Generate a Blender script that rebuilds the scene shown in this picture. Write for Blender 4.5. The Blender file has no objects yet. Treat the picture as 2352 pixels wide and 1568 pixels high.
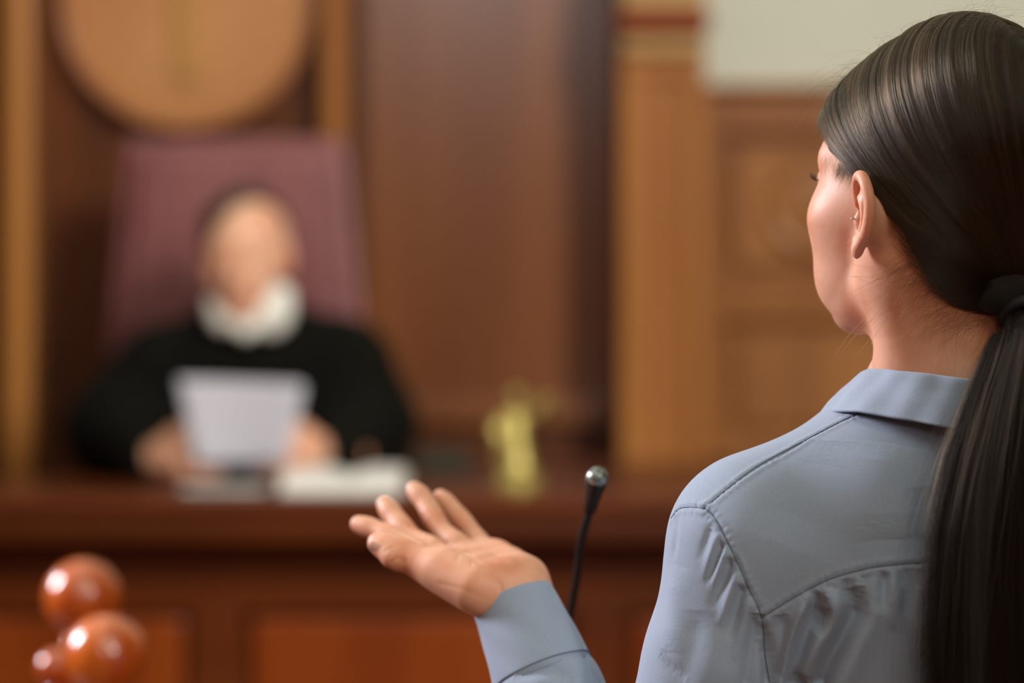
import bpy, math, random
import numpy as np
from mathutils import Vector, Matrix
from mathutils.bvhtree import BVHTree

rng = np.random.default_rng(7)
random.seed(7)
scene = bpy.context.scene
COL = scene.collection
PI = math.pi
CAM_Z = 1.5
FPX = 85.0 / 36.0 * 2352.0          # focal length in photo pixels


def P(px, py, d):
    """world point that stands d metres in front of the camera"""
    return np.array([(px - 1176.0) / FPX * d, d, CAM_Z - (py - 784.0) / FPX * d])


# ------------------------------------------------------------------ objects
def tag(o, label=None, cat=None, group=None, kind=None):
    if label:
        o['label'] = label
    if cat:
        o['category'] = cat
    if group:
        o['group'] = group
    if kind:
        o['kind'] = kind
    return o


def empty(name, loc, label=None, cat=None, group=None):
    o = bpy.data.objects.new(name, None)
    o.empty_display_size = 0.05
    COL.objects.link(o)
    o.location = loc
    return tag(o, label, cat, group)


def make_mesh(name, verts, faces, smooth=True):
    """verts (n,3) array, faces: (m,4)/(m,3) int array or a list of mixed polygons"""
    me = bpy.data.meshes.new(name)
    v = np.asarray(verts, dtype=np.float32)
    if isinstance(faces, np.ndarray):
        m, k = faces.shape
        me.vertices.add(len(v))
        me.vertices.foreach_set('co', v.ravel())
        me.loops.add(m * k)
        me.loops.foreach_set('vertex_index', faces.astype(np.int32).ravel())
        me.polygons.add(m)
        me.polygons.foreach_set('loop_start', np.arange(0, m * k, k, dtype=np.int32))
        me.update(calc_edges=True)
    else:
        me.from_pydata([tuple(map(float, q)) for q in v], [], [tuple(map(int, f)) for f in faces])
        me.update()
    if smooth:
        me.polygons.foreach_set('use_smooth', np.ones(len(me.polygons), dtype=bool))
    return me


def obj(name, me, mat, parent=None, world=True):
    """link a mesh; vertices are in world space unless the parent is moved"""
    o = bpy.data.objects.new(name, me)
    COL.objects.link(o)
    if mat is not None:
        me.materials.clear()
        me.materials.append(mat)
    if parent is not None:
        o.parent = parent
        if world:
            bpy.context.view_layer.update()
            o.matrix_parent_inverse = parent.matrix_world.inverted()
    return o


def add_bevel(o, w=0.004, seg=2):
    m = o.modifiers.new('bevel', 'BEVEL')
    m.width = w
    m.segments = seg
    m.limit_method = 'ANGLE'
    return o


class MB:
    """collects boxes, tubes and lathes into one mesh"""

    def __init__(s):
        s.v = []
        s.f = []

    def add(s, verts, faces):
        n = len(s.v)
        s.v += [tuple(map(float, q)) for q in verts]
        s.f += [tuple(i + n for i in f) for f in faces]
        return s

    def box(s, x0, x1, y0, y1, z0, z1):
        x0, x1 = sorted((x0, x1)); y0, y1 = sorted((y0, y1)); z0, z1 = sorted((z0, z1))
        v = [(x0, y0, z0), (x1, y0, z0), (x1, y1, z0), (x0, y1, z0),
             (x0, y0, z1), (x1, y0, z1), (x1, y1, z1), (x0, y1, z1)]
        f = [(0, 3, 2, 1), (4, 5, 6, 7), (0, 1, 5, 4), (1, 2, 6, 5), (2, 3, 7, 6), (3, 0, 4, 7)]
        return s.add(v, f)

    def lathe(s, prof, c=(0, 0, 0), seg=40, M=None):
        """prof: list of (r, z) from bottom to top"""
        v = []
        for r, z in prof:
            for i in range(seg):
                a = 2 * PI * i / seg
                v.append((r * math.cos(a), r * math.sin(a), z))
        f = []
        for k in range(len(prof) - 1):
            for i in range(seg):
                j = (i + 1) % seg
                f.append((k * seg + i, k * seg + j, (k + 1) * seg + j, (k + 1) * seg + i))
        f.append(tuple(range(seg - 1, -1, -1)))
        f.append(tuple((len(prof) - 1) * seg + i for i in range(seg)))
        v = np.array(v)
        if M is not None:
            v = v @ np.array(M)[:3, :3].T + np.array(M)[:3, 3]
        v = v + np.array(c)
        return s.add(v, f)

    def tube(s, pts, rad, seg=12, closed=False, flat=1.0):
        pts = np.asarray(pts, float)
        n = len(pts)
        if np.isscalar(rad):
            rad = [rad] * n
        v = []
        t = np.gradient(pts, axis=0)
        if closed:
            t = np.roll(pts, -1, 0) - np.roll(pts, 1, 0)
        t /= np.linalg.norm(t, axis=1)[:, None] + 1e-12
        ref = np.array([0, 0, 1.0]) if abs(t[0][2]) < 0.9 else np.array([1.0, 0, 0])
        a = np.cross(t[0], ref); a /= np.linalg.norm(a)
        for k in range(n):
            a = a - t[k] * np.dot(a, t[k]); a /= np.linalg.norm(a)
            b = np.cross(t[k], a)
            for i in range(seg):
                w = 2 * PI * i / seg
                v.append(pts[k] + rad[k] * (math.cos(w) * a + flat * math.sin(w) * b))
        f = []
        for k in range(n if closed else n - 1):
            k2 = (k + 1) % n
            for i in range(seg):
                j = (i + 1) % seg
                f.append((k * seg + i, k * seg + j, k2 * seg + j, k2 * seg + i))
        if not closed:
            f.append(tuple(range(seg - 1, -1, -1)))
            f.append(tuple((n - 1) * seg + i for i in range(seg)))
        return s.add(v, f)

    def build(s, name, mat, parent=None, smooth=False, bevel=0.0, seg=2):
        me = make_mesh(name, s.v, s.f, smooth=smooth)
        o = obj(name, me, mat, parent)
        if bevel:
            add_bevel(o, bevel, seg)
        return o


def catmull(pts, n=12):
    pts = np.asarray(pts, float)
    p = np.vstack([2 * pts[0] - pts[1], pts, 2 * pts[-1] - pts[-2]])
    out = []
    for i in range(1, len(p) - 2):
        for k in range(n):
            t = k / n
            out.append(0.5 * ((2 * p[i]) + (-p[i - 1] + p[i + 1]) * t + (2 * p[i - 1] - 5 * p[i] + 4 * p[i + 1] - p[i + 2]) * t * t
                              + (-p[i - 1] + 3 * p[i] - 3 * p[i + 1] + p[i + 2]) * t ** 3))
    out.append(p[-2])
    return np.array(out)


# ------------------------------------------------------------------ sculpting on a distance grid
class Sculpt:
    def __init__(s, lo, hi, h):
        s.lo = np.array(lo, float)
        s.h = h
        s.n = np.ceil((np.array(hi, float) - s.lo) / h).astype(int) + 1
        s.f = np.full(tuple(s.n), 50.0 * h, dtype=np.float32)

    def _sub(s, lo, hi, m):
        i0 = np.clip(np.floor((np.asarray(lo) - m - s.lo) / s.h).astype(int), 0, s.n)
        i1 = np.clip(np.ceil((np.asarray(hi) + m - s.lo) / s.h).astype(int) + 1, 0, s.n)
        sl = tuple(slice(a, b) for a, b in zip(i0, i1))
        ax = [(s.lo[k] + s.h * np.arange(i0[k], i1[k])).astype(np.float32) for k in range(3)]
        X = ax[0][:, None, None]; Y = ax[1][None, :, None]; Z = ax[2][None, None, :]
        return sl, X, Y, Z

    def _mix(s, sl, d, k, sub=False):
        a = s.f[sl]
        if a.size == 0:
            return
        d = np.broadcast_to(d, a.shape)
        if sub:
            d = -d
            hh = np.maximum(k - np.abs(a - d), 0) / k if k > 0 else 0
            s.f[sl] = np.maximum(a, d) + (hh * hh * k * 0.25 if k > 0 else 0)
        else:
            hh = np.maximum(k - np.abs(a - d), 0) / k if k > 0 else 0
            s.f[sl] = np.minimum(a, d) - (hh * hh * k * 0.25 if k > 0 else 0)

    def cap(s, a, b, ra, rb=None, k=0.0, sub=False):
        rb = ra if rb is None else rb
        a = np.asarray(a, float); b = np.asarray(b, float)
        r = max(ra, rb)
        sl, X, Y, Z = s._sub(np.minimum(a, b) - r, np.maximum(a, b) + r, k + 6 * s.h)
        ab = b - a
        L = float(ab @ ab) + 1e-12
        t = np.clip(((X - a[0]) * ab[0] + (Y - a[1]) * ab[1] + (Z - a[2]) * ab[2]) / L, 0, 1)
        d = np.sqrt((X - a[0] - t * ab[0]) ** 2 + (Y - a[1] - t * ab[1]) ** 2 + (Z - a[2] - t * ab[2]) ** 2)
        s._mix(sl, d - (ra + (rb - ra) * t), k, sub)
        return s

    def chain(s, pts, rad, k=0.0, k0=None):
        for i in range(len(pts) - 1):
            s.cap(pts[i], pts[i + 1], rad[i], rad[i + 1], k if (i or k0 is None) else k0)
        return s

    def ell(s, c, r, k=0.0, R=None, sub=False):
        """ellipsoid; the columns of R are its axes"""
        c = np.asarray(c, float); r = np.asarray(r, float)
        R = np.eye(3) if R is None else np.asarray(R, float)
        ext = np.sqrt(((R * r[None, :]) ** 2).sum(1))
        sl, X, Y, Z = s._sub(c - ext, c + ext, k + 6 * s.h)
        x = X - c[0]; y = Y - c[1]; z = Z - c[2]
        q = [x * R[0, i] + y * R[1, i] + z * R[2, i] for i in range(3)]
        k0 = np.sqrt(sum((q[i] / r[i]) ** 2 for i in range(3)))
        k1 = np.sqrt(sum((q[i] / r[i] ** 2) ** 2 for i in range(3)))
        s._mix(sl, k0 * (k0 - 1.0) / np.maximum(k1, 1e-6), k, sub)
        return s

    def cut(s, fn, k=0.0):
        """keep the part where fn(X, Y, Z) < 0"""
        sl, X, Y, Z = s._sub(s.lo, s.lo + s.n * s.h, 0)
        s._mix(sl, -fn(X, Y, Z), k, sub=True)
        return s

    def mesh(s, smooth=1):
        f = s.f
        neg = f < 0
        c = np.zeros(tuple(s.n - 1), dtype=np.int8)
        for i in (0, 1):
            for j in (0, 1):
                for k in (0, 1):
                    c += neg[i:s.n[0] - 1 + i, j:s.n[1] - 1 + j, k:s.n[2] - 1 + k]
        act = (c > 0) & (c < 8)
        idx = np.full(act.shape, -1, dtype=np.int32)
        I, J, K = np.nonzero(act)
        idx[I, J, K] = np.arange(len(I))
        pos = np.zeros((len(I), 3)); cnt = np.zeros(len(I))
        corners = [(i, j, k) for i in (0, 1) for j in (0, 1) for k in (0, 1)]
        for a in corners:
            for b in corners:
                if sum(b) - sum(a) == 1 and all(b[q] >= a[q] for q in range(3)):
                    fa = f[I + a[0], J + a[1], K + a[2]]; fb = f[I + b[0], J + b[1], K + b[2]]
                    m = (fa < 0) != (fb < 0)
                    t = np.where(m, fa / np.where(m, fa - fb, 1), 0)
                    for q in range(3):
                        pos[:, q] += np.where(m, a[q] + t * (b[q] - a[q]), 0)
                    cnt += m
        pos = (pos / cnt[:, None] + np.stack([I, J, K], 1)) * s.h + s.lo
        faces = []
        for ax in range(3):
            u, v = (ax + 1) % 3, (ax + 2) % 3
            A = neg.take(range(0, s.n[ax] - 1), ax); B = neg.take(range(1, s.n[ax]), ax)
            d = A != B
            E = np.nonzero(d)
            e = np.stack(E, 1)
            fl = A[E]
            ok = (e[:, u] > 0) & (e[:, v] > 0) & (e[:, u] < s.n[u] - 1) & (e[:, v] < s.n[v] - 1)
            e = e[ok]; fl = fl[ok]
            du = np.zeros(3, int); du[u] = 1
            dv = np.zeros(3, int); dv[v] = 1
            q = [e - du - dv, e - dv, e, e - du]
            ii = np.stack([idx[w[:, 0], w[:, 1], w[:, 2]] for w in q], 1)
            ii = np.where(fl[:, None], ii, ii[:, ::-1])
            faces.append(ii)
        F = np.vstack(faces)
        F = F[(F >= 0).all(1)]
        for _ in range(smooth):
            pos = relax(pos, F, 0.5)
        return pos, F


def relax(pos, F, w=0.5):
    acc = np.zeros_like(pos); cnt = np.zeros(len(pos))
    k = F.shape[1]
    for i in range(k):
        a = F[:, i]; b = F[:, (i + 1) % k]
        for q in range(3):
            acc[:, q] += np.bincount(a, pos[b, q], len(pos)) + np.bincount(b, pos[a, q], len(pos))
        cnt += np.bincount(a, minlength=len(pos)) + np.bincount(b, minlength=len(pos))
    m = cnt > 0
    out = pos.copy()
    out[m] = pos[m] * (1 - w) + w * acc[m] / cnt[m][:, None]
    return out


def vnormals(pos, F):
    d1 = pos[F[:, 2]] - pos[F[:, 0]]; d2 = pos[F[:, 3]] - pos[F[:, 1]]
    n = np.cross(d1, d2)
    out = np.zeros_like(pos)
    for i in range(4):
        for q in range(3):
            out[:, q] += np.bincount(F[:, i], n[:, q], len(pos))
    return out / (np.linalg.norm(out, axis=1)[:, None] + 1e-15)


def subdivide(pos, F):
    """split each quad into four"""
    n = len(pos)
    e = np.sort(np.vstack([F[:, [i, (i + 1) % 4]] for i in range(4)]), axis=1)
    key = e[:, 0].astype(np.int64) * n + e[:, 1]
    uk, inv = np.unique(key, return_inverse=True)
    ea = uk // n; eb = uk % n
    mid = (pos[ea] + pos[eb]) / 2
    cen = pos[F].mean(1)
    m = len(F)
    ei = inv.reshape(4, m).T + n
    ci = np.arange(m) + n + len(uk)
    new = [np.stack([F[:, i], ei[:, i], ci, ei[:, (i + 3) % 4]], 1) for i in range(4)]
    return np.vstack([pos, mid, cen]), np.vstack(new)


def bvh_of(pos, F):
    return BVHTree.FromPolygons([tuple(p) for p in pos.tolist()], [tuple(f) for f in F.tolist()])


def noise3(p, scale, seed=0):
    """cheap smooth value noise, p (n,3)"""
    q = np.asarray(p) * scale
    i = np.floor(q).astype(np.int64); f = q - i
    f = f * f * (3 - 2 * f)
    out = np.zeros(len(q))
    for a in (0, 1):
        for b in (0, 1):
            for c in (0, 1):
                h = ((i[:, 0] + a) * 73856093) ^ ((i[:, 1] + b) * 19349663) ^ ((i[:, 2] + c) * 83492791) ^ (seed * 2654435)
                h = (h ^ (h >> 13)) * 1274126177 & 0x7fffffff
                h = (h ^ (h >> 15)) & 0xffff
                w = (f[:, 0] if a else 1 - f[:, 0]) * (f[:, 1] if b else 1 - f[:, 1]) * (f[:, 2] if c else 1 - f[:, 2])
                out += w * (h / 32767.5 - 1.0)
    return out


# ------------------------------------------------------------------ materials
def lin(c):
    return tuple(((x / 12.92) if x <= 0.04045 else ((x + 0.055) / 1.055) ** 2.4) for x in [q / 255.0 for q in c]) + (1.0,)


def mat(name, col, rough=0.5, metal=0.0, **kw):
    m = bpy.data.materials.new(name)
    m.use_nodes = True
    b = m.node_tree.nodes['Principled BSDF']
    b.inputs['Base Color'].default_value = lin(col)
    b.inputs['Roughness'].default_value = rough
    b.inputs['Metallic'].default_value = metal
    for k, v in kw.items():
        b.inputs[k].default_value = v
    return m


def nodes(m):
    return m.node_tree.nodes, m.node_tree.links, m.node_tree.nodes['Principled BSDF']


def vary(m, col2, scale=(5, 5, 5), detail=4, lo=0.35, hi=0.65, bump=0.0, bscale=None, dist=0.001):
    """mix the base colour with a second colour by noise and add a noise bump"""
    N, L, b = nodes(m)
    tc = N.new('ShaderNodeTexCoord')
    mp = N.new('ShaderNodeMapping'); mp.inputs['Scale'].default_value = scale
    L.new(tc.outputs['Object'], mp.inputs['Vector'])
    nz = N.new('ShaderNodeTexNoise'); nz.inputs['Scale'].default_value = 1.0; nz.inputs['Detail'].default_value = detail
    L.new(mp.outputs[0], nz.inputs['Vector'])
    r = N.new('ShaderNodeMapRange'); r.inputs['From Min'].default_value = lo; r.inputs['From Max'].default_value = hi
    L.new(nz.outputs['Fac'], r.inputs['Value'])
    mx = N.new('ShaderNodeMix'); mx.data_type = 'RGBA'
    mx.inputs['A'].default_value = b.inputs['Base Color'].default_value[:]
    mx.inputs['B'].default_value = lin(col2)
    L.new(r.outputs[0], mx.inputs['Factor'])
    L.new(mx.outputs['Result'], b.inputs['Base Color'])
    if bump:
        n2 = N.new('ShaderNodeTexNoise'); n2.inputs['Detail'].default_value = 3
        mp2 = N.new('ShaderNodeMapping'); mp2.inputs['Scale'].default_value = bscale or scale
        L.new(tc.outputs['Object'], mp2.inputs['Vector']); L.new(mp2.outputs[0], n2.inputs['Vector'])
        n2.inputs['Scale'].default_value = 1.0
        bp = N.new('ShaderNodeBump'); bp.inputs['Strength'].default_value = bump; bp.inputs['Distance'].default_value = dist
        L.new(n2.outputs['Fac'], bp.inputs['Height']); L.new(bp.outputs[0], b.inputs['Normal'])
    return m


def wood(name, c1, c2, grain=(14, 14, 1.2), rough=0.35, coat=0.3):
    m = mat(name, c1, rough)
    N, L, b = nodes(m)
    b.inputs['Coat Weight'].default_value = coat
    b.inputs['Coat Roughness'].default_value = 0.22
    b.inputs['Specular IOR Level'].default_value = 0.22
    return vary(m, c2, grain, 6, 0.32, 0.68, 0.08, tuple(g * 5 for g in grain), 0.0006)
# ================================================================== the courtroom
WY = 5.40                                                   # face of the back wall


def wx(px, d=WY):
    return (px - 1176.0) / FPX * d


def wz(py, d=WY):
    return CAM_Z - (py - 784.0) / FPX * d


M_panel = wood('veneer_panel_wood', (122, 70, 29), (94, 48, 17), (7, 7, 0.5), 0.32, 1.0)
M_frame = wood('frame_wood', (176, 116, 56), (150, 92, 40), (9, 9, 0.7), 0.42, 0.15)
M_dark = wood('dark_wood', (98, 50, 16), (70, 34, 10), (8, 8, 0.8), 0.45, 0.1)
M_cap = wood('red_moulding_wood', (146, 66, 24), (118, 50, 18), (3, 14, 14), 0.4, 0.15)
M_bench = wood('red_varnished_wood', (104, 46, 10), (74, 31, 6), (1.2, 12, 8), 0.36, 0.2)
M_benchp = wood('red_panel_wood', (138, 62, 10), (112, 44, 6), (6, 6, 0.9), 0.38, 0.2)
M_cream = vary(mat('cream_plaster', (204, 209, 196), 0.85), (198, 203, 190), (2, 2, 2), 2)
M_floor = wood('floor_boards', (96, 60, 34), (74, 44, 24), (1, 12, 1), 0.4, 0.2)
M_carpet = vary(mat('dais_carpet', (70, 20, 20), 0.95), (56, 14, 16), (60, 60, 60), 2, bump=0.3)

RX0, RX1, RY0, RH = -5.0, 5.0, -8.5, 7.6


def struct(name, mb, m, bevel=0.0, parent=None):
    o = mb.build(name, m, parent, bevel=bevel)
    if parent is None:
        o['kind'] = 'structure'
    return o


struct('floor', MB().box(RX0, RX1, RY0, WY + 0.3, -0.1, 0.0), M_floor)
struct('ceiling', MB().box(RX0, RX1, RY0, WY + 0.3, RH, RH + 0.1), M_cream)
# back wall: cream plaster above, wood in front of it below
struct('wall_back', MB().box(RX0, RX1, WY + 0.06, WY + 0.3, 0, RH), M_cream)

# side walls with the window openings left free
def holed_wall(name, x0, x1, wins):
    """wall along y with rectangular openings (y0,y1,z0,z1), sorted by y"""
    mb = MB()
    y = RY0
    for (a, b, c, d) in wins:
        mb.box(x0, x1, y, a, 0, RH)
        mb.box(x0, x1, a, b, 0, c)
        mb.box(x0, x1, a, b, d, RH)
        y = b
    mb.box(x0, x1, y, WY + 0.06, 0, RH)
    return struct(name, mb, M_dark)


WL = (3.1, 4.2, 2.9, 4.9)
holed_wall('wall_left', RX0 - 0.2, RX0, [WL])
WK = (-6.4, -3.6, 4.1, 6.7)                                 # high window on the right, behind the camera
holed_wall('wall_right', RX1, RX1 + 0.2, [WK])
# rear wall with a high window
WR = (-0.95, 0.35, 4.2, 6.4)
mb = MB()
mb.box(RX0, WR[0], RY0 - 0.2, RY0, 0, RH).box(WR[1], RX1, RY0 - 0.2, RY0, 0, RH)
mb.box(WR[0], WR[1], RY0 - 0.2, RY0, 0, WR[2]).box(WR[0], WR[1], RY0 - 0.2, RY0, WR[3], RH)
struct('wall_rear', mb, M_dark)
M_winframe = mat('white_window_paint', (225, 222, 212), 0.5)
mb = MB()
for y in (WL[0], (WL[0] + WL[1]) / 2 - 0.02, WL[1] - 0.05):
    mb.box(RX0 - 0.14, RX0 - 0.08, y, y + 0.05, WL[2], WL[3])
for z in (WL[2], (WL[2] + WL[3]) / 2, WL[3] - 0.05):
    mb.box(RX0 - 0.14, RX0 - 0.08, WL[0], WL[1], z, z + 0.05)
struct('window_1', mb, M_winframe)
mb = MB()
for x in (WR[0], (WR[0] + WR[1]) / 2 - 0.025, WR[1] - 0.05):
    mb.box(x, x + 0.05, RY0 - 0.14, RY0 - 0.08, WR[2], WR[3])
for z in (WR[2], (WR[2] + WR[3]) / 2, WR[3] - 0.05):
    mb.box(WR[0], WR[1], RY0 - 0.14, RY0 - 0.08, z, z + 0.05)
struct('window_2', mb, M_winframe)
mb = MB()
for y in (WK[0], (WK[0] + WK[1]) / 2 - 0.02, WK[1] - 0.05):
    mb.box(RX1 + 0.08, RX1 + 0.14, y, y + 0.05, WK[2], WK[3])
for z in (WK[2], (WK[2] + WK[3]) / 2, WK[3] - 0.05):
    mb.box(RX1 + 0.08, RX1 + 0.14, WK[0], WK[1], z, z + 0.05)
struct('window_3', mb, M_winframe)

# ---- wood lining of the back wall, left of the pilaster: a throne niche and one tall veneer panel
XN0, XN1 = wx(90), wx(745)                      # niche
niche_back = MB().box(XN0, XN1, WY, WY + 0.058, 0.0, 3.4)
struct('trim_1', niche_back, M_dark)
mb = MB().box(wx(28), wx(88), WY - 0.10, WY + 0.058, 0.0, 3.4)
struct('trim_2', mb, M_frame, 0.012)
mb = MB().box(wx(748), wx(800), WY - 0.10, WY + 0.058, 0.0, 3.4)
struct('trim_3', mb, M_frame, 0.012)
mb = MB().box(-3.4, wx(24), WY, WY + 0.058, 0.0, 3.4)
for k in range(4):                              # more panelling going on to the left
    x = wx(24) - 0.35 - k * 0.72
    mb.box(x - 0.05, x + 0.05, WY - 0.03, WY, 0.9, 3.2)
struct('trim_4', mb, M_dark, 0.006)
mb = MB().box(wx(802), wx(836), WY - 0.035, WY + 0.058, 0.0, 3.4)
struct('trim_5', mb, M_dark, 0.008)
mb = MB().box(wx(836), wx(1412), WY, WY + 0.058, 0.0, 3.4)
struct('trim_6', mb, M_panel, 0.004)
# low rail and plinth board under the tall panel
mb = MB().box(wx(804), wx(1408), WY - 0.07, WY - 0.001, wz(974), wz(918))
struct('trim_7', mb, M_panel, 0.006)
mb = MB().box(wx(804), wx(1408), WY - 0.03, WY - 0.001, 0.0, wz(976))
struct('trim_8', mb, M_dark)

# ---- pilaster with capital
px0, px1 = wx(1416), wx(1600)
PY = WY - 0.24
mb = MB()
mb.box(px0, px1, PY + 0.012, WY + 0.058, 0.0, 3.5)
mb.box(px0, wx(1478), PY, PY + 0.014, 0.0, wz(208))
mb.box(wx(1562), px1, PY, PY + 0.014, 0.0, wz(208))
mb.box(px0, px1, PY, PY + 0.014, wz(208), wz(160))
struct('trim_9', mb, M_frame, 0.004)
mb = MB().box(px0 - 0.008, px1 + 0.010, PY - 0.035, PY + 0.03, wz(104), wz(62))
struct('trim_10', mb, M_cap, 0.008)
M_light = wood('pale_capital_wood', (186, 150, 96), (168, 130, 78), (3, 10, 10), 0.4, 0.2)
mb = MB().box(px0, px1, PY - 0.016, PY + 0.02, wz(156), wz(118))
mb.box(px0, px1, PY - 0.016, PY + 0.02, wz(52), wz(-40))
struct('trim_11', mb, M_light, 0.006)

# ---- wainscot to the right of the pilaster, under the cream wall
WQ = WY - 0.03
x0, x1 = px1, 3.6
mb = MB()
mb.box(x0, x1, WQ + 0.03, WY + 0.058, 0.0, wz(212))                       # backing
xs = [(x0, wx(1655)), (wx(2075), wx(2165)), (wx(2585), wx(2675)), (3.2, x1)]
for a, b in xs:                                                           # stiles
    mb.box(a, b, WQ, WQ + 0.03, 0.0, wz(212))
for a, b in ((312, 212), (742, 642), (1100, 1010)):                       # rails
    mb.box(x0, x1, WQ + 0.0008, WQ + 0.03, wz(a), wz(b))
struct('trim_12', mb, wood('wainscot_wood', (152, 98, 46), (128, 76, 32), (8, 8, 0.7), 0.36, 0.35), 0.006)
mb = MB().box(x0 + 0.001, x1, WQ - 0.03, WY + 0.058, wz(212), wz(198))
struct('trim_13', mb, M_frame, 0.004)
# raised fields in the wainscot; the upper ones carry a turned roundel
mw = wood('roundel_wood', (158, 104, 52), (132, 82, 38), (8, 8, 1), 0.4, 0.3)
for i, (a, b) in enumerate(((wx(1690), wx(2040)), (wx(2200), wx(2550)))):
    mb = MB()
    mb.box(a, b, WQ + 0.012, WQ + 0.029, wz(608), wz(346))
    cx = (a + b) / 2; cz = (wz(608) + wz(346)) / 2
    Mx = Matrix.Translation((cx, WQ + 0.012, cz)) @ Matrix.Rotation(PI / 2, 4, 'X')
    mb.lathe([(0.112, 0), (0.112, 0.012), (0.098, 0.02), (0.088, 0.012), (0.0005, 0.016)], M=Mx, seg=48)
    mb.box(a, b, WQ + 0.012, WQ + 0.029, wz(980), wz(776))
    struct('trim_%d' % (14 + i), mb, mw, 0.006)
# end of the wall lining beyond the frame
struct('trim_16', MB().box(RX0, -3.4, WY, WY + 0.058, 0, 3.4), M_dark)
struct('trim_17', MB().box(3.6, RX1, WY, WY + 0.058, 0, 1.6), M_dark)

# ---- dais behind the bench
struct('trim_18', MB().box(-1.72, -1.60, 3.9, WY - 0.001, 0.0, 3.4), M_dark, 0.01)
# added unseen post: it keeps the high window off the woman's right side
struct('trim_19', MB().box(1.20, 1.52, 0.04, 0.36, 0.0, RH), M_dark, 0.02)
struct('dais', MB().box(-1.5, 3.4, 4.22, WY - 0.08, 0.0, 0.40), M_carpet)

# ================================================================== the judge's bench (one piece of joinery)
DESK_Z = 1.2436
bench = empty('judge_bench', (0, 4.1, 0), 'long red-brown panelled judge bench crossing the whole room', 'bench')
mb = MB().box(-1.58, 3.0, 4.0, 4.545, DESK_Z - 0.03, DESK_Z)
mb.box(wx(935, 4.6), 3.0, 4.545, WY - 0.06, DESK_Z - 0.03, DESK_Z)
mb.build('worktop', M_bench, bench, bevel=0.006)
mb = MB().box(-1.58, 3.0, 4.012, 4.05, 1.168, DESK_Z - 0.031)
mb.box(-1.58, 3.0, 4.004, 4.012, 1.190, 1.200)
mb.build('fascia', M_bench, bench, bevel=0.004)
FY = 4.16
mb = MB().box(-1.58, 3.0, FY + 0.02, FY + 0.05, 0.0, DESK_Z - 0.031)
mb.build('backing_board', M_bench, bench)
fr = MB()
fr.box(-1.58, 3.0, FY - 0.012, FY + 0.018, wz(1405, FY), wz(1332, FY))      # top rail
fr.box(-1.58, 3.0, FY - 0.012, FY + 0.018, 0.0, 0.14)
fr.box(-1.58, 3.0, FY - 0.004, FY + 0.018, wz(1332, FY), DESK_Z - 0.031)
stiles = [-1.55, 0.0, wx(500, FY), 0.15, 0.82, 1.49, 2.16, 2.83]
stiles[1] = wx(500, FY) - 0.67
for sx in stiles:
    fr.box(sx - 0.045, sx + 0.045, FY - 0.0105, FY + 0.018, 0.0, wz(1400, FY))
fr.build('frame', M_bench, bench, bevel=0.005)
for a, b in zip(stiles[:-1], stiles[1:]):
    pb = MB().box(a + 0.058, b - 0.058, FY - 0.002, FY + 0.019, 0.16, wz(1418, FY))
    pb.build('panel', M_benchp, bench, bevel=0.012)
for sx in (-1.55, 2.97):
    MB().box(sx - 0.03, sx + 0.03, 4.051, 5.2, 0.0, DESK_Z - 0.031).build('end_board', M_bench, bench)

# ---- round carved roundel over the chair
cx, cz = wx(428, 5.34), wz(12, 5.34)
rnd = empty('wall_roundel', (cx, 5.34, cz), 'large round tan wooden roundel on the wall above the judge chair', 'wall plaque')
Mx = Matrix.Translation((cx, 5.39, cz)) @ Matrix.Rotation(PI / 2, 4, 'X')
M_disc = wood('roundel_tan_wood', (186, 132, 84), (172, 116, 70), (4, 4, 3), 0.42, 0.2)
MB().lathe([(0.262, -0.008), (0.262, 0.045), (0.25, 0.05), (0.0005, 0.05)], M=Mx, seg=96).build('disc', M_disc, rnd, smooth=False)
MB().tube([(cx + 0.268 * math.cos(2 * PI * k / 96), 5.338, cz + 0.268 * math.sin(2 * PI * k / 96)) for k in range(96)], 0.011, 12, closed=True).build(
    'rim', wood('rim_wood', (176, 116, 78), (160, 100, 64), (6, 6, 6), 0.4, 0.3), rnd, smooth=True)
M_gild = mat('dull_gilding', (176, 130, 66), 0.5, 0.25)
g = MB()                                                      # small gilded emblem: staff with a cross bar
g.box(cx - 0.022, cx + 0.022, 5.322, 5.345, cz - 0.16, cz + 0.10)
g.box(cx - 0.10, cx + 0.10, 5.326, 5.345, cz + 0.08, cz + 0.11)
g.lathe([(0.0005, -0.03), (0.03, 0.0), (0.0005, 0.03)], c=(cx, 5.334, cz + 0.13), seg=20)
g.build('emblem', M_gild, rnd, bevel=0.005)
# ================================================================== turned rail in the front left corner
M_ball = mat('amber_varnish', (208, 104, 26), 0.10)
vary(M_ball, (172, 70, 16), (22, 22, 5), 5, 0.35, 0.65)
M_ball.node_tree.nodes['Principled BSDF'].inputs['Coat Weight'].default_value = 1.0
M_ball.node_tree.nodes['Principled BSDF'].inputs['Coat Roughness'].default_value = 0.02
M_ball.node_tree.nodes['Principled BSDF'].inputs['Roughness'].default_value = 0.28


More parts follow.
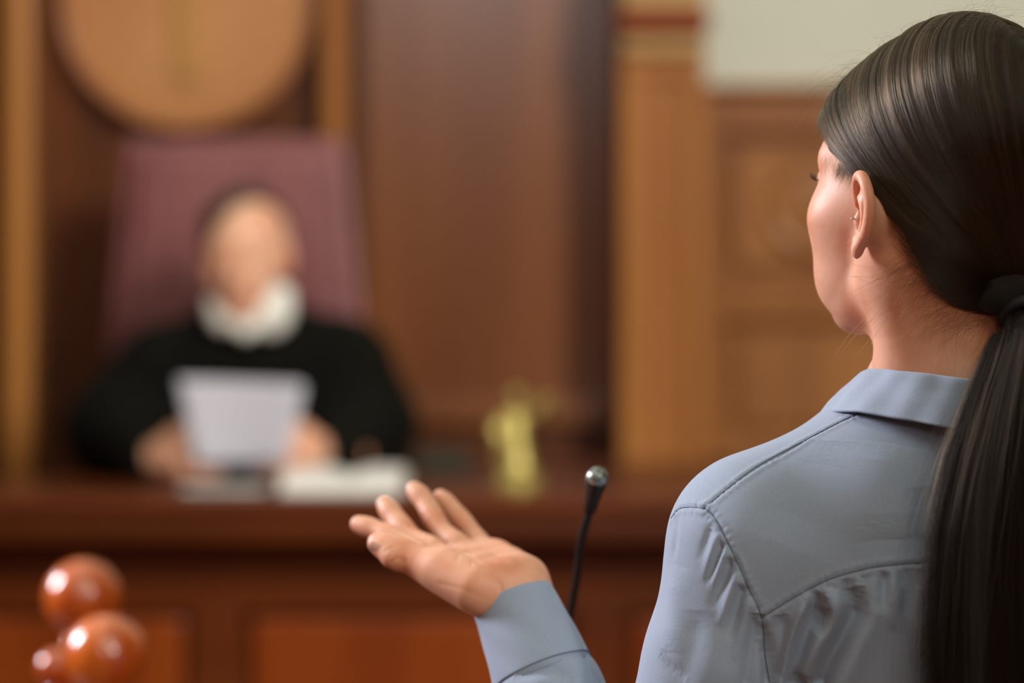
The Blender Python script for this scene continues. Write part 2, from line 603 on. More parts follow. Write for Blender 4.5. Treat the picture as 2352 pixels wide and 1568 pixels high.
def post(name, label, px, py, rad_px, d):
    c = P(px, py, d)
    r = rad_px / FPX * d
    t = empty(name, (c[0], c[1], 0), label, 'post', None)
    prof = [(0.0005, -r)]
    for k in range(1, 24):
        a = -PI / 2 + PI * k / 24
        prof.append((r * math.cos(a), r * math.sin(a)))
    prof.append((0.0005, r))
    MB().lathe(prof, c=c, seg=48).build('ball_finial', M_ball, t, smooth=True)
    z = c[2] - r
    q = r * 0.5
    prof = [(r * 1.0, 0.0), (r * 1.0, 0.08), (r * 0.7, 0.10), (r * 0.62, 0.3), (r * 0.8, 0.55), (r * 0.62, z - 0.22), (r * 0.9, z - 0.12),
            (r * 0.6, z - 0.08), (r * 0.95, z - 0.05), (r * 0.95, z - 0.03), (r * 0.5, z - 0.012), (r * 0.42, z + 0.012)]
    MB().lathe(prof, c=(c[0], c[1], 0), seg=32).build('turned_shaft', M_ball, t, smooth=True)
    return t


post('turned_post', 'glossy turned wooden post whose round ball finial stands higher, behind the other', 190, 1372, 88, 2.80)
post('turned_post', 'nearest glossy turned post with the largest, lower amber ball finial', 243, 1506, 96, 2.55)
post('turned_post', 'small glossy turned post at the left, mostly hidden behind the largest ball', 128, 1535, 46, 2.62)

# ================================================================== lectern and gooseneck microphone
lec = empty('lectern', (0.05, 2.35, 0), 'plain wooden lectern standing in front of the woman', 'lectern')
MB().box(-0.30, 0.55, 2.08, 2.52, 0.985, 1.015).build('top', M_bench, lec, bevel=0.005)
MB().box(-0.26, 0.51, 2.12, 2.48, 0.0, 0.984).build('body', M_benchp, lec, bevel=0.004)

mic = empty('microphone', (0.07, 2.16, 1.0151), 'thin black gooseneck microphone with silvery round head, right of the raised hand', 'microphone')
M_black = mat('black_plastic', (16, 17, 15), 0.38)
M_mesh = vary(mat('silver_mic_mesh', (176, 188, 182), 0.3, 0.7), (70, 78, 74), (500, 500, 500), 1, 0.45, 0.55)
tip = P(1373, 1096, 1.93)
pp = [P(1366, 1128, 1.935), P(1352, 1180, 1.94), P(1334, 1250, 1.955), P(1326, 1320, 1.975), P(1312, 1400, 1.995), P(1302, 1480, 2.02),
      np.array([0.066, 2.09, 1.13]), np.array([0.068, 2.14, 1.05]), np.array([0.07, 2.16, 1.03])]
cv = catmull(pp, 10)
MB().tube(cv, 0.0034, 12).build('gooseneck', M_black, mic, smooth=True)
dirv = (tip - P(1352, 1180, 1.94)); dirv /= np.linalg.norm(dirv)
a0 = P(1352, 1180, 1.94)
L = np.linalg.norm(tip - a0)
ks = [(0, .0036), (.1, .0052), (.45, .0062), (.72, .0076), (.86, .0088), (.92, .0088)]
MB().tube([a0 + dirv * L * t for t, _ in ks], [r for _, r in ks], 20).build('capsule', M_black, mic, smooth=True)
prof = [(0.0005, -0.0092)] + [(0.0092 * math.cos(-PI / 2 + PI * k / 14), 0.0092 * math.sin(-PI / 2 + PI * k / 14)) for k in range(1, 14)] + [(0.0005, 0.0092)]
MB().lathe(prof, c=tip - dirv * 0.001, seg=28).build('head_grille', M_mesh, mic, smooth=True)
MB().lathe([(0.045, 0), (0.045, 0.008), (0.03, 0.014), (0.008, 0.018), (0.006, 0.03)], c=(0.07, 2.16, 1.0151), seg=32).build('base', M_black, mic, smooth=False)

# ================================================================== things on the bench
# gilded statuette of a standing robed figure lifting a pair of scales
M_gold = mat('gold_metal', (178, 162, 92), 0.42, 0.6)
sc = P(1187, 1119, 4.25)
S0 = np.array([sc[0], 4.25, DESK_Z + 0.0003])
st = empty('statuette', tuple(S0), 'small gold robed figure with a raised arm, on the bench right of the judge', 'statuette')
H = 0.187
prof = [(0.044, 0), (0.044, 0.010), (0.040, 0.014), (0.036, 0.022), (0.038, 0.026), (0.030, 0.030), (0.0005, 0.031)]
MB().lathe(prof, c=S0, seg=32).build('plinth', M_gold, st, smooth=False)
s = Sculpt((-0.08, -0.05, 0.02), (0.08, 0.05, 0.2), 0.0022)
s.cap((0.002, 0, 0.030), (-0.004, 0, 0.085), 0.026, 0.021, 0)            # skirt
s.cap((-0.026, 0.004, 0.040), (-0.032, 0.004, 0.100), 0.010, 0.014, 0.01)   # cloak thrown to one side
s.ell((-0.006, 0, 0.105), (0.022, 0.015, 0.028), 0.012)
s.cap((-0.004, 0, 0.125), (-0.002, 0, 0.15), 0.007, 0.007, 0.006)
s.ell((-0.002, -0.001, 0.158), (0.0105, 0.012, 0.0145), 0.004)           # head
s.ell((-0.002, 0.006, 0.162), (0.0105, 0.010, 0.012), 0.004)             # hair knot
s.chain([(0.012, 0, 0.124), (0.034, -0.004, 0.128), (0.050, -0.006, 0.150)], [0.0075, 0.0062, 0.005], 0.005)  # raised arm
s.chain([(-0.024, 0, 0.122), (-0.040, -0.006, 0.100), (-0.030, -0.014, 0.080)], [0.0085, 0.007, 0.006], 0.005)
for k in range(7):                                                       # robe folds
    a = k / 7 * 2 * PI
    s.cap((0.024 * math.cos(a), 0.024 * math.sin(a), 0.032), (0.014 * math.cos(a) - 0.004, 0.014 * math.sin(a), 0.095), 0.0045, 0.003, 0.004)
v, f = s.mesh(2)
obj('figure', make_mesh('figure', v + S0, f), M_gold, st)
mb = MB()
top = S0 + np.array([0.050, -0.006, 0.157])
mb.tube([top + np.array([-0.020, 0, 0.002]), top, top + np.array([0.020, 0, -0.002])], 0.0022, 8)
for sx in (-0.020, 0.020):
    e = top + np.array([sx, 0, -0.001])
    for dx in (-0.009, 0.009):
        mb.tube([e, e + np.array([dx, 0, -0.024])], 0.0007, 6)
    mb.lathe([(0.0005, -0.004), (0.007, -0.002), (0.0105, 0.001), (0.0100, 0.0015), (0.0005, -0.001)], c=e + np.array([0, 0, -0.026]), seg=20)
mb.build('scales', M_gold, st, smooth=True)

# thick white open book at the judge's left hand
M_page = vary(mat('white_paper', (232, 232, 228), 0.7), (224, 224, 218), (3, 200, 200), 2)
M_blue = mat('dark_blue_cover', (26, 34, 44), 0.5)
bx0, bx1 = wx(655, 4.12), wx(925, 4.12)
bk = empty('open_book', ((bx0 + bx1) / 2, 4.17, DESK_Z), 'thick open white book lying on the bench in front of the judge', 'book')
MB().box(bx0 - 0.003, bx1 + 0.003, 4.035, 4.315, DESK_Z + 0.0005, DESK_Z + 0.005).build('cover', mat('grey_cover', (170, 172, 168), 0.6), bk, bevel=0.001)
n = 24
for side in (0, 1):
    xa, xb = ((bx0, (bx0 + bx1) / 2 - 0.0005) if side == 0 else ((bx0 + bx1) / 2 + 0.0005, bx1))
    vv, ff = [], []
    for k in range(n + 1):
        t = k / n
        x = xa + (xb - xa) * t
        u = t if side else 1 - t                              # distance from the spine
        h = 0.014 + 0.016 * math.sin(min(u * 3.2, PI / 2)) * (1 - 0.25 * u)
        for y in (4.042, 4.308):
            vv += [(x, y, DESK_Z + 0.0055), (x, y, DESK_Z + 0.0055 + h)]
    for k in range(n):
        a = k * 4; b = a + 4
        ff += [(a, b, b + 1, a + 1), (a + 3, b + 3, b + 2, a + 2), (a + 1, b + 1, b + 3, a + 3), (a + 2, b + 2, b, a)]
    ff += [(0, 1, 3, 2), (n * 4 + 2, n * 4 + 3, n * 4 + 1, n * 4)]
    obj('page_block', make_mesh('page_block', np.array(vv), ff, smooth=False), M_page, bk)

# dark blue folder under the judge's hands
fo = empty('folder', (wx(540, 4.3), 4.18, DESK_Z), 'dark blue closed folder lying on the bench under the held sheet', 'folder')
fx0, fx1 = wx(440, 4.25), wx(636, 4.25)
MB().box(fx0, fx1, 4.10, 4.26, DESK_Z + 0.0005, DESK_Z + 0.003).build('back_cover', M_blue, fo, bevel=0.0008)
MB().box(fx0 + 0.004, fx1 - 0.004, 4.104, 4.256, DESK_Z + 0.0031, DESK_Z + 0.011).build('sheets', M_page, fo)
MB().box(fx0, fx1, 4.10, 4.26, DESK_Z + 0.0111, DESK_Z + 0.0135).build('front_cover', M_blue, fo, bevel=0.0008)
# dark object on the side return
dk = empty('document_box', (wx(1005, 4.8), 4.8, DESK_Z), 'low dark green box on the bench between the judge and the statuette', 'box')
M_grn = mat('dark_green_leather', (34, 38, 24), 0.5)
a, b = wx(955, 4.8), wx(1082, 4.8)
MB().box(a, b, 4.7, 4.95, DESK_Z + 0.0005, DESK_Z + 0.026).build('tray', M_grn, dk, bevel=0.003)
MB().box(a - 0.002, b + 0.002, 4.698, 4.952, DESK_Z + 0.0265, DESK_Z + 0.036).build('lid', M_grn, dk, bevel=0.003)

# ================================================================== the judge's tall chair
M_leather = vary(mat('mauve_leather', (138, 84, 84), 0.42), (120, 68, 70), (6, 6, 6), 3, bump=0.2, bscale=(90, 90, 90))
DAIS = 0.40
cy = 5.02
jc = empty('judge_chair', (wx(540, cy), cy - 0.25, DAIS), 'tall mauve leather chair with a high square back behind the judge', 'chair')
ztop, zmid = wz(312, cy - 0.05), wz(760, cy - 0.05)
def back_loft(inset, y0, y1, cham):
    rows = []
    prof = [(wz(318, cy), wx(288, cy), wx(796, cy)), (wz(560, cy), wx(268, cy), wx(818, cy)), (wz(760, cy), wx(250, cy), wx(838, cy)), (DAIS + 0.42, wx(250, cy), wx(838, cy))]
    v = []
    for (z, xl, xr) in prof:
        zz = z - (inset if z == prof[0][0] else 0)
        v.append([(xl + inset, y0, zz), (xr - inset, y0, zz), (xr - inset, y1, zz), (xl + inset, y1, zz)])
    mbb = MB()
    V = [p for r in v for p in r]
    F = [(0, 1, 2, 3)]
    for k in range(len(prof) - 1):
        a = k * 4; b = a + 4
        for i in range(4):
            j = (i + 1) % 4
            F.append((a + j, a + i, b + i, b + j))
    F.append(tuple(len(V) - 4 + i for i in (3, 2, 1, 0)))
    return mbb.add(V, F)
back_loft(0.0, cy - 0.01, cy + 0.045, 0).build('backrest', M_leather, jc, bevel=0.015, seg=3)
back_loft(0.035, cy - 0.045, cy - 0.012, 0).build('back_cushion', M_leather, jc, bevel=0.018, seg=4)
sx0, sx1 = wx(262, cy), wx(826, cy)
MB().box(sx0 + 0.01, sx1 - 0.01, cy - 0.53, cy - 0.046, DAIS + 0.36, DAIS + 0.44).build('seat', M_leather, jc, bevel=0.03, seg=4)
for xa in (sx0 - 0.045, sx1 - 0.015):
    mb = MB().box(xa, xa + 0.06, cy - 0.46, cy - 0.015, DAIS + 0.62, DAIS + 0.67)
    mb.box(xa + 0.01, xa + 0.05, cy - 0.44, cy - 0.39, DAIS + 0.30, DAIS + 0.62)
    mb.build('armrest', M_dark, jc, bevel=0.012)
for xa in (sx0 + 0.02, sx1 - 0.07):
    for ya in (cy - 0.50, cy - 0.06):
        MB().box(xa, xa + 0.05, ya, ya + 0.05, DAIS + 0.0005, DAIS + 0.3595).build('leg', M_dark, jc, bevel=0.006)

# ================================================================== the judge
M_skin2 = mat('judge_skin', (228, 176, 146), 0.45)
M_skin2.node_tree.nodes['Principled BSDF'].inputs['Subsurface Weight'].default_value = 0.15
M_skin2.node_tree.nodes['Principled BSDF'].inputs['Subsurface Radius'].default_value = (0.02, 0.008, 0.004)
vary(M_skin2, (214, 146, 118), (18, 18, 18), 2, 0.4, 0.7)
M_robe = vary(mat('black_robe_cloth', (13, 13, 8), 0.95, **{'Specular IOR Level': 0.15}), (8, 8, 5), (20, 20, 20), 3)
JY = 4.60
jd = empty('person', (wx(570, JY), JY + 0.1, DAIS), 'judge in a black robe with white collar, seated, reading from a white sheet', 'person')


def judge():
    cm = 0.01
    hc = P(566, 590, JY)                                     # middle of the head
    s = Sculpt((-1.10, 4.15, 1.12), (0.0, 4.95, 1.85), 0.0055)
    yaw = math.radians(8)                                    # turned a little to the camera's left, looking down
    f = np.array([-math.sin(yaw), -math.cos(yaw) * 0.985, -0.17]); f /= np.linalg.norm(f)
    l = np.array([math.cos(yaw), -math.sin(yaw), 0.0])       # the judge's left = camera right
    u = np.cross(f, l); u = u if u[2] > 0 else -u
    H = lambda a, b, c: hc + (a * f + b * l + c * u) * cm
    R = np.stack([f, l, u], 1)
    E = lambda c, r, k=0.02, sub=False: s.ell(H(*c), np.array(r) * cm, k, R, sub)
    E((-1.2, 0, 3.0), (9.8, 7.8, 9.0), 0)
    E((3.6, 0, -3.2), (5.4, 6.2, 7.8), 0.03)
    E((5.0, 0, -8.6), (3.6, 4.2, 3.2), 0.03)                 # chin
    for q in (-1, 1):
        E((4.4, q * 4.6, -2.4), (3.2, 2.6, 3.0), 0.02)
        E((8.6, q * 3.2, 1.4), (1.6, 1.9, 1.5), 0.012, True)
        s.cap(H(8.3, q * 1.2, 3.2), H(7.3, q * 5.0, 3.0), 0.010, 0.008, 0.015)
        E((7.7, q * 3.1, 1.3), (1.5, 1.6, 1.2), 0.006)
        E((0.0, q * 8.1, -0.4), (1.8, 0.9, 3.3), 0.006)      # ears
    s.cap(H(8.6, 0, 1.6), H(10.6, 0, -2.2), 0.008, 0.015, 0.012)
    E((9.6, 0, -2.9), (1.5, 2.0, 1.2), 0.01)
    s.cap(H(8.6, -1.8, -5.3), H(8.6, 1.8, -5.3), 0.007, 0.007, 0.012)
    s.cap(H(8.4, -1.4, -6.5), H(8.4, 1.4, -6.5), 0.008, 0.008, 0.012)
    nk = np.array([hc[0] - 0.005, JY + 0.07, 1.50])
    s.cap(H(-2, 0, -5), nk, 0.058, 0.064, 0.03)
    # chest and arms under the robe
    s.ell((hc[0], JY + 0.08, 1.32), (0.19, 0.11, 0.22), 0.05)
    # forearms and hands
    hands = {}
    for q, (wr, el) in {-1: (P(352, 1050, 4.40), P(265, 1010, 4.62)), 1: (P(752, 1040, 4.40), P(862, 1000, 4.62))}.items():
        s.cap(el, wr, 0.045, 0.030, 0.02)
        hands[q] = wr
    v, ff = s.mesh(1)
    V = [v]; F = [ff]; off = len(v)
    # the two hands, finer
    for q in (-1, 1):
        wr = hands[q]
        hs = Sculpt(wr - 0.15, wr + 0.15, 0.0032)
        # knuckle row towards the sheet, fingers curl behind it, thumb in front
        d = np.array([-q * 0.74, -0.62, 0.06]); d /= np.linalg.norm(d)
        up = np.array([0, 0, 1.0])
        palm = wr + d * 0.055
        for k in range(4):
            mcp = wr + d * 0.082 + up * (0.026 - 0.018 * k) + np.array([0, -0.004, 0])
            hs.cap(wr + up * (0.010 - 0.006 * k), mcp, 0.019, 0.0135, 0.012)
            p1 = mcp + np.array([-q * 0.034, -0.006, -0.004])
            p2 = p1 + np.array([-q * 0.020, 0.014, -0.004])
            p3 = p2 + np.array([-q * 0.006, 0.017, -0.002])
            hs.chain([mcp, p1, p2, p3], [0.0125, 0.0105, 0.0095, 0.0082], 0.004)
        hs.chain([wr + d * 0.02 + up * 0.012, palm + up * 0.036 + np.array([0, 0.004, 0]), palm + up * 0.052 + np.array([-q * 0.030, 0.006, 0]),
                  palm + up * 0.052 + np.array([-q * 0.056, 0.008, 0])], [0.020, 0.0155, 0.0125, 0.0095], 0.008)
        hs.cap(wr - d * 0.06, wr, 0.029, 0.026, 0.01)
        v, ff = hs.mesh(1)
        V.append(v); F.append(ff + off); off += len(v)
    obj('body', make_mesh('body', np.vstack(V), np.vstack(F)), M_skin2, jd)
    # hair: short dark crop, thinner and receding on his left
    s = Sculpt((-0.70, 4.35, 1.5), (-0.32, 4.85, 1.88), 0.004)
    s.ell(H(-1.8, -0.3, 3.9), np.array((10.0, 8.6, 9.2)) * cm, 0, R)
    hcl = hc
    s.cut(lambda X, Y, Z: -(((X - hc[0]) * f[0] + (Y - hc[1]) * f[1] + (Z - hc[2]) * f[2]) * -1.0
                            + ((X - hc[0]) * l[0] + (Y - hc[1]) * l[1] + (Z - hc[2]) * l[2]) * -0.95
                            + ((X - hc[0]) * u[0] + (Y - hc[1]) * u[1] + (Z - hc[2]) * u[2]) * 0.45 - 0.002), 0.01)
    s.cut(lambda X, Y, Z: (hc[2] - 0.02 - Z), 0.01)
    v, ff = s.mesh(1)
    obj('hair', make_mesh('hair', v, ff), vary(mat('dark_hair', (40, 34, 24), 0.6), (24, 20, 14), (200, 200, 30), 3), jd)
    # robe: shoulders, wide sleeves, front
    s = Sculpt((-1.14, 4.20, 0.80), (-0.04, 4.95, 1.62), 0.007)
    c = hc[0]
    s.ell((c, JY + 0.09, 1.24), (0.225, 0.135, 0.36), 0)
    s.cap((c - 0.155, JY + 0.09, 1.462), (c + 0.16, JY + 0.09, 1.478), 0.068, 0.068, 0.06)
    s.cap((c, JY + 0.08, 1.46), (c, JY + 0.07, 1.525), 0.085, 0.075, 0.05)
    for q, sh, el, wr in ((-1, (c - 0.195, JY + 0.09, 1.442), P(262, 985, 4.66), P(345, 1046, 4.41)), (1, (c + 0.20, JY + 0.09, 1.455), P(848, 975, 4.66), P(762, 1036, 4.41))):
        s.cap(sh, el, 0.078, 0.092, 0.05)
        s.cap(el, wr, 0.085, 0.052, 0.04)
        s.cap(wr + np.array([0, 0, -0.02]), np.asarray(el) + np.array([0, 0, -0.04]), 0.035, 0.06, 0.04)
        s.cap(np.asarray(wr) + np.array([q * -0.012, -0.012, 0.0]), np.asarray(wr) + np.array([q * -0.05, -0.05, 0.0]), 0.035, 0.035, 0.01, sub=True)
    for k in range(9):                                        # hanging folds down the front
        x = c - 0.17 + 0.0425 * k
        s.cap((x, JY - 0.012 + 0.02 * abs(k - 4) / 2, 1.40), (x * 1.02, JY - 0.03, 1.12), 0.008, 0.014, 0.02)
    s.cut(lambda X, Y, Z: (DAIS + 0.46) - Z)
    v, ff = s.mesh(2)
    # keep sleeves and hem above the bench top where they lie on it
    m = (v[:, 1] < 4.62) & (v[:, 2] < DESK_Z + 0.004)
    v[m, 2] = np.where(v[m, 1] < 4.60, DESK_Z + 0.003, v[m, 2])
    obj('robe', make_mesh('robe', v, ff), M_robe, jd)
    # white collar with two bands
    M_white = mat('white_collar_cloth', (236, 236, 230), 0.7)
    s = Sculpt((-0.68, 4.42, 1.46), (-0.34, 4.80, 1.66), 0.0035)
    s.ell((c + 0.045, JY - 0.028, 1.560), (0.046, 0.032, 0.052), 0)
    s.ell((c - 0.040, JY - 0.028, 1.552), (0.030, 0.026, 0.036), 0.012)
    s.cap((c + 0.072, JY - 0.02, 1.588), (c + 0.005, JY - 0.052, 1.520), 0.018, 0.014, 0.012)
    s.cap((c - 0.060, JY - 0.02, 1.572), (c + 0.0, JY - 0.052, 1.520), 0.015, 0.013, 0.012)
    for k in range(17):
        a = -0.25 * PI + 1.5 * PI * k / 16
        b = a + 1.5 * PI / 16
        s.cap((c + 0.066 * math.cos(a), JY + 0.05 + 0.062 * math.sin(a), 1.562), (c + 0.066 * math.cos(b), JY + 0.05 + 0.062 * math.sin(b), 1.562), 0.011, 0.011, 0.008)
    v, ff = s.mesh(1)
    obj('collar', make_mesh('collar', v, ff), M_white, jd)
    # legs and shoes behind the bench
    mb = MB()
    for q in (-1, 1):
        mb.tube([(c + q * 0.09, JY + 0.10, DAIS + 0.535), (c + q * 0.11, JY - 0.18, DAIS + 0.53), (c + q * 0.11, JY - 0.25, DAIS + 0.46), (c + q * 0.11, JY - 0.24, DAIS + 0.10)],
                [0.085, 0.072, 0.062, 0.05], 14)
    mb.build('trousers', M_robe, jd, smooth=True)
    for q in (-1, 1):
        mb = MB()
        mb.tube([(c + q * 0.11, JY - 0.20, DAIS + 0.045), (c + q * 0.11, JY - 0.27, DAIS + 0.042), (c + q * 0.115, JY - 0.38, DAIS + 0.032)], [0.036, 0.042, 0.03], 14)
        mb.build('shoe', M_black, jd, smooth=True)


judge()
# the sheet he reads from: two white pages held a little fanned
sh = empty('paper_sheet', tuple(P(550, 1060, 4.33)), 'white sheet of paper held upright in the hands of the judge', 'paper')


def sheet(c00, c10, c11, c01, sag, name, m):
    n = 14
    V = []
    for j in range(n + 1):
        for i in range(n + 1):
            u_, v_ = i / n, j / n
            p = (1 - u_) * (1 - v_) * c00 + u_ * (1 - v_) * c10 + u_ * v_ * c11 + (1 - u_) * v_ * c01
            p = p + np.array([0, sag * math.sin(PI * u_), 0])
            V.append(p)
    F = [(j * (n + 1) + i, j * (n + 1) + i + 1, (j + 1) * (n + 1) + i + 1, (j + 1) * (n + 1) + i) for j in range(n) for i in range(n)]
    o = obj(name, make_mesh(name, np.array(V), F), m, sh)
    md = o.modifiers.new('thickness', 'SOLIDIFY'); md.thickness = 0.0006
    return o


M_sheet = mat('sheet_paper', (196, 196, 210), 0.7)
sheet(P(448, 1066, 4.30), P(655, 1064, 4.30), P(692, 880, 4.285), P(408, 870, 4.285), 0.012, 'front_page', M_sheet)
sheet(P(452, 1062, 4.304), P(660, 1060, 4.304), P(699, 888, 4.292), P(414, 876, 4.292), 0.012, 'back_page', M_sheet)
# ================================================================== the woman
HS = 0.01                                                    # head units are centimetres
H0 = np.array([(2140 - 1176) / FPX * 1.78, 1.78, CAM_Z - (510 - 784) / FPX * 1.78])
PHI, PIT = math.radians(40), math.radians(5)
hF = np.array([-math.sin(PHI) * math.cos(PIT), math.cos(PHI) * math.cos(PIT), math.sin(PIT)])
hL = np.array([-math.cos(PHI), -math.sin(PHI), 0.0])
hU = np.cross(hF, hL)
hR = np.stack([hF, hL, hU], 1)


def h2w(p):
    return H0 + (np.asarray(p, float) * HS) @ hR.T


def w2h(p):
    return ((np.asarray(p, float) - H0) @ hR) / HS


woman = empty('person', (0.32, 1.78, 0.0), 'woman with a long dark ponytail in a blue-grey shirt, seen from behind, left palm raised', 'person')

M_skin = mat('skin', (214, 160, 130), 0.5)
_b = M_skin.node_tree.nodes['Principled BSDF']
_b.inputs['Subsurface Weight'].default_value = 0.25
_b.inputs['Subsurface Radius'].default_value = (0.012, 0.0030, 0.0015)
_b.inputs['Subsurface Scale'].default_value = 1.0
vary(M_skin, (200, 130, 96), (28, 28, 28), 3, 0.45, 0.75, 0.25, (900, 900, 900), 0.0004)


def head_mesh():
    s = Sculpt((-11, -9.6, -15), (13, 9.6, 15.2), 0.12)
    s.ell((2.5, 0, 3.6), (6.7, 6.3, 8.3), 0)                 # forehead
    s.ell((-2.6, 0, 4.3), (7.3, 6.9, 9.6), 2.5)              # cranium
    s.ell((-3.6, 0, -1.5), (4.6, 5.4, 5.0), 2.5)             # occiput
    s.ell((3.0, 0, -0.9), (5.9, 5.55, 6.6), 1.5)             # face
    for q in (-1, 1):
        s.ell((5.1, q * 4.25, -0.2), (2.6, 2.15, 2.5), 1.8)   # cheekbone and cheek
        s.ell((4.5, q * 3.5, -3.6), (2.9, 2.1, 3.0), 1.6)
        s.ell((4.4, q * 2.85, -5.2), (2.8, 2.0, 2.4), 1.6)
        s.chain([(0.2, q * 5.0, -2.0), (0.5, q * 4.5, -4.6), (3.6, q * 3.1, -6.3), (6.1, q * 1.1, -7.15)], [1.7, 1.55, 1.3, 1.25], 1.2)
        s.cap((7.7, q * 1.4, 4.3), (6.3, q * 4.3, 4.3), 0.9, 0.7, 1.4)      # brow
        s.ell((9.0, q * 3.3, 2.9), (1.5, 1.7, 1.15), 1.2, sub=True)         # socket
        s.ell((7.25, q * 2.95, 2.8), (1.2, 1.3, 1.1), 0.5)                 # lid over the eye
        s.cap((8.1, q * 2.0, 2.45), (7.45, q * 4.0, 2.7), 0.15, 0.12, 0.3)
        s.ell((8.6, q * 1.1, -1.5), (0.8, 0.7, 0.65), 0.5)                  # nostril wing
    s.ell((5.8, 0, -6.95), (1.6, 2.3, 1.45), 1.6)             # chin
    s.chain([(8.3, 0, 3.2), (9.2, 0, 1.0), (10.1, 0, -0.9)], [0.6, 0.7, 0.85], 0.9)
    s.ell((7.1, 0, -3.6), (1.0, 2.1, 1.4), 1.2)
    s.cap((7.85, -1.4, -3.4), (7.85, 1.4, -3.4), 0.38, 0.38, 0.45)
    s.cap((7.7, -1.2, -4.2), (7.7, 1.2, -4.2), 0.45, 0.45, 0.4)
    s.cap((8.4, -1.7, -3.8), (8.4, 1.7, -3.8), 0.15, 0.15, 0.3, sub=True)
    # neck: runs to the pit between the shoulders
    n1 = w2h(P(2186, 905, 1.775)); n0 = np.array([-1.6, 0.1, -2.5])
    s.cap(n0, n1, 5.2, 5.6, 2.2)
    s.cap(w2h(P(2186, 905, 1.775)), w2h(P(2186, 980, 1.775)), 5.6, 6.2, 1.5)
    # sternomastoid behind the jaw corner
    s.cap((-1.2, 5.2, -3.0), w2h(P(2076, 900, 1.752)), 1.6, 1.25, 2.2)
    s.cap((-1.2, -5.2, -3.0), w2h(P(2300, 900, 1.80)), 1.7, 1.5, 2.2)
    for q in (-1, 1):
        ear(s, q)
    v, f = s.mesh(1)
    return h2w(v), f


def ear(s, q):
    al = math.radians(40)
    O = np.array([0.30, q * 7.45, 0.0])
    W = np.array([-math.cos(al), q * math.sin(al), 0.0])
    V = np.array([-0.03, q * 0.07, 1.0]); V /= np.linalg.norm(V)
    N_ = np.array([math.sin(al), q * math.cos(al), 0.0])
    E = lambda w, v, n: O + w * W + v * V + n * N_
    R = np.stack([W, V, N_], 1)
    # root of the ear on the skull and the back of the shell
    s.ell(E(0.8, 0.0, -1.05), (1.1, 1.9, 1.15), 0.9, R)
    s.ell(E(1.35, 0.45, -0.25), (1.35, 2.3, 0.34), 0.5, R)
    s.ell(E(1.2, -0.1, -0.50), (1.2, 1.6, 0.60), 0.5, R)
    s.ell(E(1.05, 1.75, -0.05), (0.95, 1.0, 0.30), 0.4, R)
    # helix
    hp = catmull([E(0.40, 0.45, 0.10), E(0.10, 1.30, 0.30), E(0.25, 2.25, 0.42), E(0.85, 2.95, 0.40), E(1.6, 2.95, 0.22), E(2.35, 2.25, 0.0), E(2.70, 1.2, -0.20),
                  E(2.62, 0.15, -0.24), E(2.2, -0.95, -0.10), E(1.6, -1.75, 0.16), E(1.1, -2.25, 0.30)], 3)
    rad = np.interp(np.linspace(0, 1, len(hp)), [0, 0.12, 0.35, 0.7, 1], [0.18, 0.27, 0.36, 0.37, 0.32])
    s.chain(hp, rad, 0.22)
    # lobe
    s.ell(E(0.92, -2.15, 0.28), (0.60, 0.74, 0.36), 0.45, R)
    # hollow of the concha and the groove under the helix
    s.ell(E(0.85, -0.1, 0.40), (0.80, 1.2, 0.72), 0.25, R, sub=True)
    gp = catmull([E(0.75, 1.6, 0.52), E(1.0, 2.3, 0.50), E(1.65, 2.2, 0.34), E(2.12, 1.3, 0.12), E(2.05, 0.2, 0.05), E(1.7, -0.8, 0.12)], 3)
    for i in range(len(gp) - 1):
        s.cap(gp[i], gp[i + 1], 0.2, 0.2, 0.2, sub=True)
    ap = catmull([E(0.95, 1.55, 0.22), E(1.45, 1.1, 0.10), E(1.62, 0.1, -0.02), E(1.40, -0.9, 0.08), E(0.95, -1.45, 0.22)], 3)
    s.chain(ap, [0.22] * len(ap), 0.2)
    s.ell(E(-0.05, -0.15, 0.02), (0.30, 0.66, 0.46), 0.45, R)  # tragus
    s.ell(E(0.70, -1.5, 0.36), (0.34, 0.28, 0.26), 0.25, R)


TIE = np.array([-8.9, 0.0, -5.7])

